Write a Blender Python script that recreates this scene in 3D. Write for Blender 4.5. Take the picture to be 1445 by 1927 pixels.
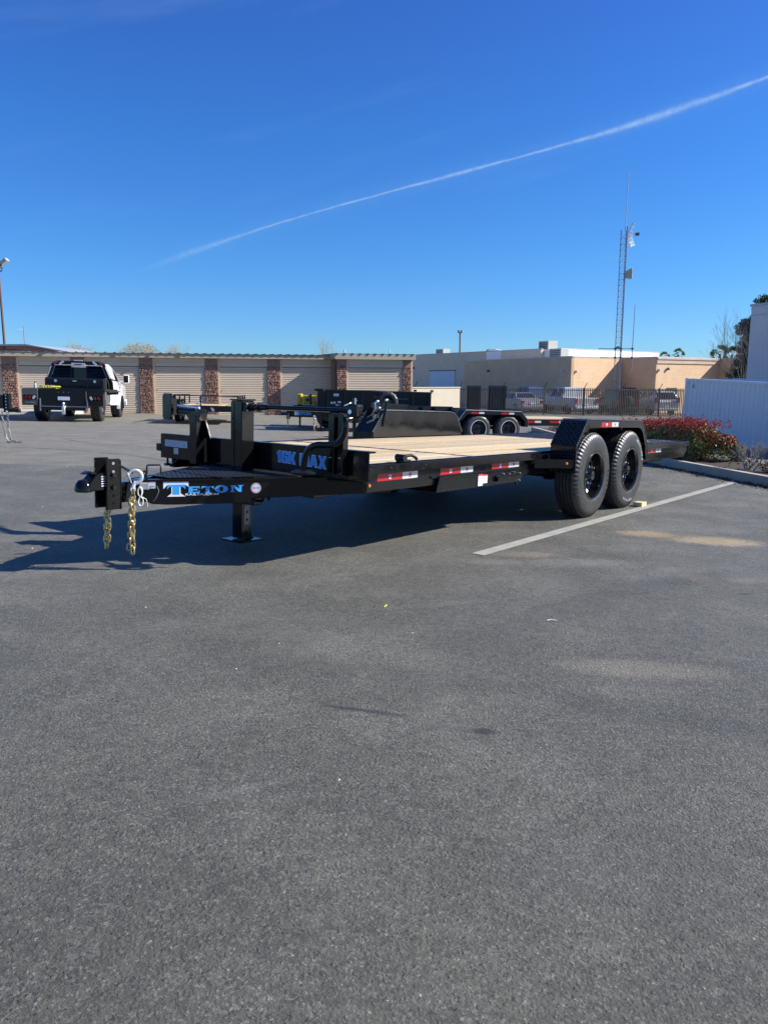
import bpy, bmesh, math, random
from mathutils import Vector, Matrix
from math import sin, cos, pi, radians

# ------------------------------------------------------------------ camera, sky, sun, exposure
for o_ in list(bpy.data.objects): bpy.data.objects.remove(o_)
SC = bpy.context.scene
COL = SC.collection
EYE = 1.2891
cd = bpy.data.cameras.new('camera'); cam = bpy.data.objects.new('camera', cd); COL.objects.link(cam)
cd.sensor_fit = 'VERTICAL'; cd.sensor_height = 36.0; cd.sensor_width = 27.0
cd.lens = 36.0 * 1450.27 / 1927.0
cd.clip_start = 0.05; cd.clip_end = 3000
cam.location = (0, 0, EYE); cam.rotation_euler = (radians(90 - 9.637), 0, 0)
SC.camera = cam

SUN_EL, SUN_AZ = 33.0, 86.0          # azimuth measured from +Y towards +X
sx, sy, sz = sin(radians(SUN_AZ))*cos(radians(SUN_EL)), cos(radians(SUN_AZ))*cos(radians(SUN_EL)), sin(radians(SUN_EL))
sl = bpy.data.lights.new('sun', 'SUN'); sl.energy = 5.0; sl.angle = radians(0.5); sl.color = (1.0, 0.955, 0.88)
so = bpy.data.objects.new('sun', sl); COL.objects.link(so)
so.rotation_euler = Vector((sx, sy, sz)).to_track_quat('Z', 'Y').to_euler()
so.location = (sx*50, sy*50, sz*50)

W = bpy.data.worlds.new('World'); SC.world = W; W.use_nodes = True
SC.view_settings.view_transform = 'Standard'; SC.view_settings.look = 'None'
SC.view_settings.exposure = 0.74; SC.view_settings.gamma = 1.0
SC.view_settings.use_curve_mapping = False


class NT:
    """small helper around a node tree"""
    def __init__(s, nt): s.nt = nt; s.n = nt.nodes; s.l = nt.links
    def new(s, t, **k):
        nd = s.n.new(t)
        for a, v in k.items(): setattr(nd, a, v)
        return nd
    def put(s, sock, v):
        if isinstance(v, bpy.types.NodeSocket): s.l.new(v, sock)
        elif v is not None:
            if hasattr(sock.default_value, '__len__') and not hasattr(v, '__len__'): v = (v, v, v)
            if hasattr(v, '__len__') and len(sock.default_value) == 4 and len(v) == 3: v = (*v, 1)
            sock.default_value = v
    def m(s, op, a, b=None, c=None, clamp=False):
        nd = s.new('ShaderNodeMath', operation=op, use_clamp=clamp)
        s.put(nd.inputs[0], a)
        if b is not None: s.put(nd.inputs[1], b)
        if c is not None: s.put(nd.inputs[2], c)
        return nd.outputs[0]
    def vm(s, op, a, b=None):
        nd = s.new('ShaderNodeVectorMath', operation=op); s.put(nd.inputs[0], a)
        if b is not None: s.put(nd.inputs[1], b)
        return nd.outputs[0]
    def sep(s, v):
        nd = s.new('ShaderNodeSeparateXYZ'); s.put(nd.inputs[0], v); return nd.outputs
    def comb(s, x, y, z):
        nd = s.new('ShaderNodeCombineXYZ')
        for i, q in enumerate((x, y, z)): s.put(nd.inputs[i], q)
        return nd.outputs[0]
    def noise(s, v, scale, detail=4, rough=.55, dist=0):
        nd = s.new('ShaderNodeTexNoise'); s.put(nd.inputs['Vector'], v)
        nd.inputs['Scale'].default_value = scale; nd.inputs['Detail'].default_value = detail
        nd.inputs['Roughness'].default_value = rough; nd.inputs['Distortion'].default_value = dist
        return nd.outputs['Fac']
    def voro(s, v, scale, feature='F1', out='Distance', rnd=1.0):
        nd = s.new('ShaderNodeTexVoronoi', feature=feature); s.put(nd.inputs['Vector'], v)
        nd.inputs['Scale'].default_value = scale; nd.inputs['Randomness'].default_value = rnd
        return nd.outputs[out]
    def rng(s, v, a, b, c=0., d=1., smooth=True):
        nd = s.new('ShaderNodeMapRange', interpolation_type='SMOOTHSTEP' if smooth else 'LINEAR'); s.put(nd.inputs[0], v)
        for i, q in enumerate((a, b, c, d)): nd.inputs[i+1].default_value = q
        return nd.outputs[0]
    def mix(s, f, a, b, mode='MIX'):
        nd = s.new('ShaderNodeMix', data_type='RGBA', blend_type=mode)
        s.put(nd.inputs[0], f); s.put(nd.inputs[6], a); s.put(nd.inputs[7], b)
        return nd.outputs[2]
    def bump(s, h, strength=.3, dist=.01, normal=None):
        nd = s.new('ShaderNodeBump'); s.put(nd.inputs['Height'], h)
        nd.inputs['Strength'].default_value = strength; nd.inputs['Distance'].default_value = dist
        if normal is not None: s.l.new(normal, nd.inputs['Normal'])
        return nd.outputs[0]


def build_world():
    g = NT(W.node_tree); g.n.clear()
    out = g.new('ShaderNodeOutputWorld'); bg = g.new('ShaderNodeBackground')
    sky = g.new('ShaderNodeTexSky', sky_type='NISHITA'); sky.sun_disc = False
    sky.sun_elevation = radians(SUN_EL); sky.sun_rotation = radians(SUN_AZ)
    sky.air_density = 1.0; sky.dust_density = 0.35; sky.ozone_density = 3.0; sky.altitude = 900
    hs = g.new('ShaderNodeHueSaturation'); hs.inputs['Saturation'].default_value = 1.28; hs.inputs['Hue'].default_value = .507
    g.l.new(sky.outputs[0], hs.inputs['Color'])
    tc = g.new('ShaderNodeTexCoord').outputs['Generated']
    x, y, z = g.sep(g.vm('NORMALIZE', tc))[:3]
    az = g.m('ARCTAN2', x, y); el = g.m('ARCSINE', z)
    # vapour trail crossing the sky: elevation as a cubic of azimuth
    c = (0.27676245, -0.1865244, 0.24339941, 0.22408888)
    p = g.m('ADD', g.m('MULTIPLY', az, c[0]), c[1])
    p = g.m('ADD', g.m('MULTIPLY', az, p), c[2])
    p = g.m('ADD', g.m('MULTIPLY', az, p), c[3])
    wob = g.m('MULTIPLY', g.m('SUBTRACT', g.noise(tc, 18, 2), .5), .0025)
    d = g.m('ABSOLUTE', g.m('ADD', g.m('SUBTRACT', el, p), wob))
    def bumpf(c0, wd, amp):
        q = g.m('DIVIDE', g.m('SUBTRACT', az, c0), wd); return g.m('MULTIPLY', g.m('EXPONENT', g.m('MULTIPLY', g.m('MULTIPLY', q, q), -1.0)), amp)
    w = g.m('ADD', g.m('ADD', bumpf(.325, .085, .0024), bumpf(.09, .05, .0008)), g.m('ADD', bumpf(-.24, .06, .0022), .0010))
    r = g.m('DIVIDE', d, w)
    core = g.m('EXPONENT', g.m('MULTIPLY', g.m('MULTIPLY', r, r), -1.0))
    r2 = g.m('DIVIDE', d, .011)
    halo = g.m('MULTIPLY', g.m('EXPONENT', g.m('MULTIPLY', g.m('MULTIPLY', r2, r2), -1.0)), .10)
    fade = g.m('MULTIPLY', g.rng(az, -.32, -.22), g.rng(az, .95, .6))
    tex = g.rng(g.noise(tc, 60, 4), .25, .75, .7, 1.0)
    trail = g.m('MULTIPLY', g.m('MULTIPLY', g.m('ADD', core, halo), fade), tex)
    trail = g.m('MULTIPLY', trail, g.m('MULTIPLY', g.rng(az, -.32, -.02, .14, .50, False), g.rng(g.noise(tc, 140, 5, .7), .3, .6, .55, 1.)))
    # very thin high cirrus
    st = g.comb(g.m('MULTIPLY', az, 1.2), g.m('SUBTRACT', g.m('MULTIPLY', el, 9.), g.m('MULTIPLY', az, 2.2)), 0)
    ci = g.m('MULTIPLY', g.rng(g.noise(st, 1.6, 5, .6), .52, .85), .10)
    ci = g.m('MULTIPLY', ci, g.rng(el, .0, .25, .5, 1))
    f = g.m('MAXIMUM', trail, ci)
    rp = g.new('ShaderNodeValToRGB'); g.put(rp.inputs[0], g.m('DIVIDE', el, 1.0))
    stops = [(0., (.33, .55, .86)), (.055, (.34, .57, .87)), (.155, (.40, .67, .90)), (.29, (.49, .73, .97)), (.47, (.66, .70, 1.0)), (.8, (.9, .88, 1.0))]
    cr = rp.color_ramp
    for i, (p_, c_) in enumerate(stops):
        e = cr.elements[i] if i < 2 else cr.elements.new(p_)
        e.position = p_; e.color = (*c_, 1)
    base = g.mix(1.0, hs.outputs[0], rp.outputs[0], 'MULTIPLY')
    col = g.mix(f, base, (2.9, 4.1, 5.6))
    g.l.new(col, bg.inputs[0]); bg.inputs[1].default_value = 0.104
    g.l.new(bg.outputs[0], out.inputs[0])
build_world()

# ------------------------------------------------------------------ materials
MATS = {}
def newmat(name):
    m = bpy.data.materials.new(name); m.use_nodes = True
    g = NT(m.node_tree); b = g.n['Principled BSDF']; MATS[name] = m
    return m, g, b

def simple(name, col, rough=.5, metal=0., var=.12, vscale=8., bump=0., bscale=60., spec=.5, coat=0., dust=0.):
    m, g, b = newmat(name)
    tc = g.new('ShaderNodeTexCoord').outputs['Object']
    n = g.noise(tc, vscale, 5)
    k = g.rng(n, .25, .75, 1-var, 1+var, False)
    c = g.mix(1.0, col, g.comb(k, k, k), 'MULTIPLY')
    if dust:
        n2 = g.rng(g.noise(tc, vscale*3.1, 6, .7), .42, .8)
        c = g.mix(g.m('MULTIPLY', n2, dust), c, (.32, .29, .25))
    g.put(b.inputs['Base Color'], c)
    rr = g.m('ADD', g.m('MULTIPLY', g.m('SUBTRACT', g.noise(tc, vscale*2.3, 4), .5), .25), rough, clamp=True)
    g.put(b.inputs['Roughness'], rr)
    b.inputs['Metallic'].default_value = metal
    b.inputs['Specular IOR Level'].default_value = spec
    b.inputs['Coat Weight'].default_value = coat; b.inputs['Coat Roughness'].default_value = .08
    if bump: g.put(b.inputs['Normal'], g.bump(g.noise(tc, bscale, 4), bump, .004))
    return m

simple('gloss_black', (.006, .006, .0065), .12, spec=.34, coat=.0, bump=.04, bscale=9, dust=.002)
simple('satin_black', (.008, .008, .009), .38, spec=.4, dust=.008)
simple('far_black', (.006, .006, .007), .32, spec=.4, dust=.004)
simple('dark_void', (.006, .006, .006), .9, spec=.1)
simple('zinc', (.75, .76, .78), .28, metal=.9, bump=.1)
simple('galvanised', (.78, .79, .8), .42, metal=.75, bump=.1)
simple('raised_black', (.035, .036, .04), .22, spec=.9)  # lighter than the plate: sheen of the raised tread put into its colour
simple('edge_glint', (.34, .35, .36), .35, metal=.6)  # pale semi-metal that paints sun glints on black plate edges
simple('old_chain', (.30, .29, .27), .5, metal=.7)
simple('warped_black', (.005, .005, .006), .10, spec=.5, bump=.55, bscale=3.2)
simple('gold_zinc', (.58, .47, .24), .36, metal=.92, var=.3, vscale=30, bump=.1)
simple('rim_black', (.010, .010, .010), .13, spec=.6, coat=.5)
simple('lug_chrome', (.75, .75, .75), .18, metal=1.0)
simple('rubber', (.022, .022, .023), .62, spec=.35, var=.25, vscale=14, dust=.10)
simple('rubber_side', (.026, .026, .026), .42, spec=.5, var=.2, vscale=9, dust=.14, bump=.08, bscale=90)
simple('tyre_letter', (.50, .50, .48), .6)
simple('tyre_letter_dark', (.015, .015, .016), .5)
simple('tape_red', (.42, .010, .014), .3, metal=.1, var=.1, vscale=60, bump=.1, bscale=200)
simple('tape_white', (.62, .62, .62), .32, metal=.2, var=.08, vscale=60, bump=.1, bscale=200)
simple('decal_blue', (.05, .36, .80), .3)
simple('decal_outline', (.75, .82, .9), .3)
simple('decal_white', (.82, .84, .86), .3)
simple('decal_label', (.66, .68, .72), .35)
simple('decal_pink', (.72, .55, .55), .35)
simple('decal_red', (.55, .05, .06), .35)
simple('decal_grey', (.25, .26, .28), .4)
simple('amber_lens', (.75, .22, .05), .2, coat=.6)
simple('red_lens', (.20, .012, .015), .15, coat=.8)
simple('white_lens', (.6, .6, .62), .2, coat=.6)
simple('white_cable', (.8, .8, .8), .4)
simple('truck_white', (.82, .82, .82), .22, coat=.7, var=.03)
simple('window_dark', (.010, .014, .022), .05, spec=.4)
simple('machine_yellow', (.62, .40, .02), .4, coat=.2)
simple('cleaner_yellow', (.75, .72, .05), .35)
simple('wood_block', (.62, .50, .27), .7, var=.2, vscale=25)
simple('fascia_tan', (.34, .29, .22), .6, var=.1, vscale=2)
simple('door_tan', (.50, .41, .31), .5, var=.06, vscale=1.2)
simple('jamb_tan', (.62, .42, .28), .6, var=.1)
simple('roof_dark', (.09, .075, .065), .7, var=.3, vscale=1)
simple('pillar_brick', (.22, .145, .12), .9, var=.25, vscale=9, bump=.5, bscale=40)
simple('stone', (.24, .14, .10), .95, var=.6, vscale=9, bump=.9, bscale=30)
simple('pillar_cap', (.20, .14, .12), .9, var=.2)
simple('cream_wall', (.68, .60, .45), .85, var=.06, vscale=2, bump=.3)
simple('white_wall', (.80, .78, .74), .8, var=.05, vscale=1)
simple('lilac_wall', (.74, .65, .60), .85, var=.05, vscale=.7, bump=.2)
simple('roof_metal', (.45, .45, .47), .5, metal=.2)
simple('red_roof', (.34, .15, .11), .8, var=.15)
simple('unit_grey', (.42, .43, .38), .6, var=.1)
simple('unit_dark', (.09, .10, .09), .6)
simple('container_white', (.84, .80, .76), .5, var=.05, vscale=1.4, dust=.05)
simple('fence_iron', (.05, .038, .03), .6, var=.3)
simple('gate_black', (.02, .021, .024), .45)
simple('tower_steel', (.20, .22, .27), .5, metal=.2)
simple('pole_brown', (.13, .07, .06), .6)
simple('blue_grey_door', (.62, .64, .68), .6)
simple('car_silver', (.34, .36, .39), .3, metal=.3, coat=.5)
simple('car_white', (.55, .55, .55), .3, coat=.5)
simple('car_dark', (.03, .04, .04), .3, coat=.5)
simple('car_blue', (.05, .10, .22), .3, coat=.5)
simple('bark', (.12, .085, .06), .95, var=.4, vscale=12, bump=.8, bscale=30)
simple('bark_grey', (.26, .23, .20), .95, var=.3, vscale=12, bump=.6, bscale=30)
simple('twig_tan', (.40, .32, .20), .9, var=.3)
simple('dead_leaf', (.10, .055, .035), .9, var=.5, vscale=30)
simple('litter', (.7, .66, .55), .8)

def leafmat(name, cols, trans=.25, rough=.45):
    m, g, b = newmat(name)
    oi = g.new('ShaderNodeNewGeometry')
    r = oi.outputs['Random Per Island']
    rp = g.new('ShaderNodeValToRGB'); g.l.new(r, rp.inputs[0])
    cr = rp.color_ramp
    for i, c in enumerate(cols):
        pos = i/(len(cols)-1)
        e = cr.elements[i] if i < 2 else cr.elements.new(pos)
        e.position = pos; e.color = (*c, 1)
    cr.elements[0].position = 0
    g.put(b.inputs['Base Color'], rp.outputs[0]); b.inputs['Roughness'].default_value = rough
    b.inputs['Specular IOR Level'].default_value = .5
    out = g.n['Material Output']
    tr = g.new('ShaderNodeBsdfTranslucent'); g.l.new(rp.outputs[0], tr.inputs[0])
    mx = g.new('ShaderNodeMixShader'); mx.inputs[0].default_value = trans
    g.l.new(b.outputs[0], mx.inputs[1]); g.l.new(tr.outputs[0], mx.inputs[2]); g.l.new(mx.outputs[0], out.inputs[0])
    return m
leafmat('leaf_green', [(.05, .085, .02), (.14, .16, .03), (.07, .11, .028), (.24, .22, .06), (.035, .055, .016)])
leafmat('leaf_red', [(.30, .018, .016), (.18, .010, .012), (.42, .04, .02), (.12, .02, .01)])
leafmat('leaf_pine', [(.018, .035, .012), (.035, .06, .018), (.05, .075, .02), (.02, .03, .012)], .1)
leafmat('leaf_palm', [(.08, .11, .035), (.13, .14, .05), (.06, .08, .03)], .15)
leafmat('leaf_tan', [(.38, .30, .14), (.48, .38, .2), (.30, .24, .12)], .3)

def deck_wood():
    m, g, b = newmat('deck_wood')
    tc = g.new('ShaderNodeTexCoord').outputs['Object']
    oi = g.new('ShaderNodeObjectInfo').outputs['Random']
    x, y, z = g.sep(tc)[:3]
    off = g.m('MULTIPLY', oi, 37.)
    v = g.comb(g.m('ADD', g.m('MULTIPLY', x, 1.3), off), g.m('ADD', g.m('MULTIPLY', y, 22.), off), z)
    n = g.noise(v, 2.0, 6, .6, 1.2)
    ring = g.m('SINE', g.m('MULTIPLY', g.noise(g.comb(g.m('MULTIPLY', x, .5), g.m('ADD', g.m('MULTIPLY', y, 6.), off), 0), 1.5, 3, .5, .5), 60.))
    k = g.m('ADD', g.m('MULTIPLY', n, .75), g.m('MULTIPLY', ring, .10), clamp=True)
    c = g.mix(g.rng(k, .25, .72), (.58, .40, .19), (.72, .60, .38))
    c = g.mix(g.rng(oi, 0, 1, 0, .5), c, (.66, .57, .40))
    dk = g.rng(g.m('FRACT', g.m('MULTIPLY', oi, 7.3)), 0, 1, .80, 1.06); c = g.mix(1.0, c, g.comb(dk, dk, dk), 'MULTIPLY')
    kn = g.rng(g.voro(g.comb(g.m('ADD', x, off), g.m('ADD', g.m('MULTIPLY', y, 2.2), off), 0), 1.6), .035, .015)
    c = g.mix(g.m('MULTIPLY', kn, .7), c, (.25, .13, .05))
    g.put(b.inputs['Base Color'], c); b.inputs['Roughness'].default_value = .62
    g.put(b.inputs['Normal'], g.bump(n, .25, .003))
deck_wood()

def asphalt():
    m, g, b = newmat('asphalt')
    geo = g.new('ShaderNodeNewGeometry').outputs['Position']
    x, y, z = g.sep(geo)[:3]
    P = g.comb(x, y, 0)
    wp = g.vm('ADD', P, g.vm('MULTIPLY', g.comb(g.m('SUBTRACT', g.noise(P, 60, 2), .5), g.m('SUBTRACT', g.noise(g.vm('ADD', P, (9, 4, 0)), 60, 2), .5), 0), (.016, .016, 0)))
    v1 = g.new('ShaderNodeTexVoronoi'); g.put(v1.inputs['Vector'], wp); v1.inputs['Scale'].default_value = 105.
    st = v1.outputs['Distance']; cv, cv2 = g.sep(v1.outputs['Color'])[:2]
    fine = g.noise(P, 300, 5, .75); mid2 = g.noise(P, 95, 6, .75); med = g.noise(P, 30, 5, .65); big = g.noise(P, .55, 6, .65); huge = g.noise(P, .17, 3, .5); patch = g.noise(P, 2.3, 5, .6)
    # colour
    c = g.mix(g.rng(big, .32, .68), (.140, .136, .108), (.216, .208, .163))
    c = g.mix(g.m('MULTIPLY', g.rng(huge, .38, .62), .55), c, (.158, .153, .129))
    c = g.mix(g.m('MULTIPLY', g.rng(patch, .5, .68), .30), c, (.116, .113, .100))
    c = g.mix(g.m('MULTIPLY', g.rng(patch, .46, .30), .30), c, (.21, .202, .168))
    k1 = g.rng(med, .32, .68, .76, 1.22, False); k2 = g.rng(g.noise(P, 13, 4, .6), .35, .65, .88, 1.12, False); kk = g.m('MULTIPLY', k1, k2)
    c = g.mix(1.0, c, g.comb(kk, kk, kk), 'MULTIPLY')
    c = g.mix(g.rng(cv, .72, 1., 0, .65), c, (.29, .275, .235))
    c = g.mix(g.m('MULTIPLY', g.rng(cv, .22, .0), .35), c, (.080, .080, .078))
    vp = g.new('ShaderNodeTexVoronoi'); wq = g.vm('ADD', P, g.vm('MULTIPLY', g.comb(g.m('SUBTRACT', g.noise(P, 110, 3, .7), .5), g.m('SUBTRACT', g.noise(g.vm('ADD', P, (2, 7, 0)), 110, 3, .7), .5), 0), (.034, .034, 0))); g.put(vp.inputs['Vector'], g.vm('ADD', wq, (5.1, 2.7, 0))); vp.inputs['Scale'].default_value = 96.
    pc = g.sep(vp.outputs['Color'])[0]
    hole = g.m('MULTIPLY', g.rng(vp.outputs['Distance'], .40, .20), g.m('MULTIPLY', g.rng(pc, .46, .24), g.rng(g.noise(P, 6.5, 3, .6), .35, .62, .35, 1.)))
    pit = g.m('MAXIMUM', g.m('MULTIPLY', g.rng(mid2, .36, .28), .85), g.m('MULTIPLY', hole, .95))
    c = g.mix(pit, c, (.028, .028, .030))
    c = g.mix(g.m('MULTIPLY', g.rng(mid2, .60, .70), .65), c, (.31, .295, .26))
    vf = g.new('ShaderNodeTexVoronoi'); g.put(vf.inputs['Vector'], g.vm('ADD', wq, (1.3, 8.1, 0))); vf.inputs['Scale'].default_value = 78.
    fc = g.sep(vf.outputs['Color'])[1]
    c = g.mix(g.m('MULTIPLY', g.m('MULTIPLY', g.rng(vf.outputs['Distance'], .34, .18), g.rng(fc, .70, .85)), .75), c, (.42, .40, .35))
    # chalky scuffing where the surface has been scraped
    sc = g.m('MULTIPLY', g.rng(g.noise(g.comb(g.m('MULTIPLY', x, .7), g.m('MULTIPLY', y, 1.6), 0), 2.1, 7, .72), .60, .72), g.rng(mid2, .40, .58))
    c = g.mix(g.m('MULTIPLY', sc, .55), c, (.36, .35, .32))
    # paler lot panel beyond a slanting joint; grazing brightness is part of its colour
    jl = g.m('ADD', g.m('SUBTRACT', y, 10.55), g.m('MULTIPLY', x, .02))
    far = g.rng(jl, -.05, .05)
    far = g.m('MULTIPLY', far, g.rng(x, 1.5, .3))
    c = g.mix(g.m('MULTIPLY', far, .9), c, (.27, .252, .20))
    strk = g.noise(g.comb(g.m('MULTIPLY', x, .25), g.m('MULTIPLY', y, .9), 0), .9, 6, .65)
    c = g.mix(g.m('MULTIPLY', g.m('MULTIPLY', g.rng(strk, .5, .75), .55), g.rng(y, 7., 14.)), c, (.33, .305, .25))
    c = g.mix(g.m('MULTIPLY', g.rng(g.m('ABSOLUTE', jl), .035, .01), g.rng(x, 1.0, .0, 0, .5)), c, (.34, .33, .30))
    # sand spills, dust, scuffs: shapes of their own
    def spill(cx, cy, rx, ry, ang, col, amt, soft=.9, nz=6.):
        dx = g.m('SUBTRACT', x, cx); dy = g.m('SUBTRACT', y, cy); ca, sa = cos(ang), sin(ang)
        u = g.m('DIVIDE', g.m('ADD', g.m('MULTIPLY', dx, ca), g.m('MULTIPLY', dy, sa)), rx)
        v = g.m('DIVIDE', g.m('SUBTRACT', g.m('MULTIPLY', dy, ca), g.m('MULTIPLY', dx, sa)), ry)
        r = g.m('ADD', g.m('MULTIPLY', u, u), g.m('MULTIPLY', v, v))
        r = g.m('ADD', r, g.m('MULTIPLY', g.m('SUBTRACT', g.noise(P, nz, 8, .8), .5), 3.2))
        return g.m('MULTIPLY', g.m('MULTIPLY', g.rng(r, soft, .0), amt), g.rng(mid2, .36, .60, .25 if col[0] < .45 else .75, 1.)), col
    for args in ((2.22, 6.40, .32, .20, -.2, (.62, .46, .25), .95, .9, 22.), (2.70, 6.14, .44, .24, -.1, (.64, .49, .28), 1., 1.0, 22.), (2.45, 6.30, .75, .30, -.15, (.36, .30, .2), .35, .9, 18.),
                 (2.38, 6.62, .5, .12, 0, (.32, .27, .2), .35), (1.10, 3.12, .38, .12, -.1, (.38, .345, .26), .85, 1.4, 13.),
                 (2.02, 4.85, .14, .12, 0, (.42, .37, .26), .6, 1., 14.), (2.28, 4.78, .13, .10, 0, (.38, .34, .25), .5, 1., 14.),
                 (1.02, 5.42, .30, .11, .1, (.44, .35, .26), .6, 1.1, 12.), (1.30, 5.2, .5, .16, .2, (.38, .37, .34), .6, 1., 16.), (.75, 5.15, .25, .12, .2, (.38, .37, .34), .5, 1., 16.),
                 (-.25, 4.1, .05, .25, .2, (.3, .28, .26), .35), (.3, 4.05, .6, .05, .35, (.25, .25, .24), .4),
                 (-1.5, 2.3, .5, .3, .3, (.16, .16, .15), .35), (.6, 1.7, .4, .25, 0, (.15, .15, .145), .3),
                 (-.4, 2.05, .25, .03, .5, (.3, .3, .29), .4)):
        f, col = spill(*args); c = g.mix(f, c, col)
    for args in ((-.07, 2.62, .17, .016, -.24, (.03, .03, .032), 1.0, 1.5, 20.), (.34, 2.47, .05, .026, 0, (.02, .02, .02), 1.0, 1.5, 20.),
                 (2.15, 4.45, .08, .03, .3, (.03, .03, .03), .7), (-.75, 4.65, .28, .12, .1, (.075, .075, .08), .5),
                 (-1.0, 1.35, .12, .08, .1, (.05, .05, .05), .5)):
        f, col = spill(*args); c = g.mix(f, c, col)
    # faint curved tyre marks
    def arc(cx, cy, R, wd, a0, a1, amt, col=(.055, .055, .058)):
        dx = g.m('SUBTRACT', x, cx); dy = g.m('SUBTRACT', y, cy)
        rr = g.m('SQRT', g.m('ADD', g.m('MULTIPLY', dx, dx), g.m('MULTIPLY', dy, dy)))
        a = g.m('ARCTAN2', dy, dx)
        k = g.rng(g.m('ABSOLUTE', g.m('SUBTRACT', rr, R)), wd, wd*.3)
        k = g.m('MULTIPLY', k, g.m('MULTIPLY', g.rng(a, a0-.1, a0+.1), g.rng(a, a1+.1, a1-.1)))
        k = g.m('MULTIPLY', k, g.rng(g.noise(P, 3, 4), .35, .6, .3, 1.))
        return g.m('MULTIPLY', k, amt), col
    for args in ((-7.2, 8.2, 5.2, .07, .35, 1.6, .8), (-3.6, 17.5, 3.4, .06, -2.6, -1.2, .7), (-1.2, 20., 5.2, .07, -2.4, -1.0, .65),
                 (4.0, 1.0, 4.3, .16, 1.2, 2.5, .35), (-1.0, -1.5, 4.6, .14, .5, 1.5, .28), (-3.0, 30., 14., .10, -2.2, -1.1, .35)):
        f, col = arc(*args); c = g.mix(f, c, col)
    sp = g.rng(g.voro(P, 9.), .035, .02)
    c = g.mix(g.m('MULTIPLY', sp, .5), c, (.36, .35, .33))
    g.put(b.inputs['Base Color'], c)
    g.put(b.inputs['Roughness'], g.rng(mid2, .35, .65, .72, .45)); b.inputs['Specular IOR Level'].default_value = .5
    # relief: rounded aggregate with gaps between the stones
    rough_area = g.rng(g.noise(P, 1.7, 4, .6), .35, .65, .55, 1.25)
    h = g.m('ADD', g.m('MULTIPLY', g.rng(st, .15, .75, 1, 0), g.m('ADD', .35, cv2)), g.m('MULTIPLY', g.rng(mid2, .3, .62), 1.3))
    h = g.m('SUBTRACT', g.m('ADD', h, g.m('MULTIPLY', fine, .4)), g.m('MULTIPLY', hole, 1.3))
    n1 = g.bump(g.m('MULTIPLY', h, rough_area), 1.0, .0085)
    g.put(b.inputs['Normal'], n1)
asphalt()

def concrete(name, col, joint=None):
    m, g, b = newmat(name)
    geo = g.new('ShaderNodeNewGeometry').outputs['Position']
    n = g.noise(geo, 3, 6, .65); n2 = g.noise(geo, 60, 4, .7)
    c = g.mix(g.rng(n, .3, .7), tuple(q*.78 for q in col), col)
    c = g.mix(g.m('MULTIPLY', g.rng(n2, .5, .75), .3), c, tuple(q*.5 for q in col))
    g.put(b.inputs['Base Color'], c); b.inputs['Roughness'].default_value = .85
    g.put(b.inputs['Normal'], g.bump(n2, .4, .004))
concrete('kerb_concrete', (.50, .41, .30)); concrete('walk_concrete', (.52, .50, .46)); concrete('soil', (.050, .034, .026))

def paint_line():
    m, g, b = newmat('line_paint')
    geo = g.new('ShaderNodeNewGeometry').outputs['Position']
    n = g.noise(geo, 6, 6, .7); n2 = g.noise(geo, 70, 4, .7)
    c = g.mix(g.rng(n, .3, .7), (.30, .285, .25), (.40, .375, .32))
    c = g.mix(g.m('MULTIPLY', g.rng(n2, .52, .68), .65), c, (.14, .14, .14))
    g.put(b.inputs['Base Color'], c); b.inputs['Roughness'].default_value = .8
    g.put(b.inputs['Normal'], g.bump(g.voro(geo, 88.), .6, .004))
paint_line()

def block_wall(name, c1, c2, scale=1.0):
    m, g, b = newmat(name)
    tc = g.new('ShaderNodeTexCoord').outputs['Object']
    x, y, z = g.sep(tc)[:3]
    zz = g.m('FRACT', g.m('DIVIDE', z, .17)); k = g.rng(g.m('ABSOLUTE', g.m('SUBTRACT', zz, .5)), .42, .47)
    n = g.noise(tc, 1.2, 5); n2 = g.noise(g.comb(g.m('MULTIPLY', x, .6), g.m('MULTIPLY', y, .6), g.m('MULTIPLY', z, 6.)), 1.5, 4)
    c = g.mix(g.rng(n, .3, .7), c1, c2)
    c = g.mix(g.m('MULTIPLY', g.rng(n2, .45, .75), .25), c, tuple(q*.7 for q in c1))
    c = g.mix(g.m('MULTIPLY', k, .28), c, tuple(q*.55 for q in c1))
    g.put(b.inputs['Base Color'], c); b.inputs['Roughness'].default_value = .9
    g.put(b.inputs['Normal'], g.bump(g.m('SUBTRACT', n2, k), .4, .01))
block_wall('tan_block', (.62, .41, .24), (.68, .46, .28))
block_wall('grey_block', (.72, .55, .37), (.76, .60, .43))
block_wall('stucco_tan', (.50, .38, .28), (.56, .43, .32))

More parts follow.
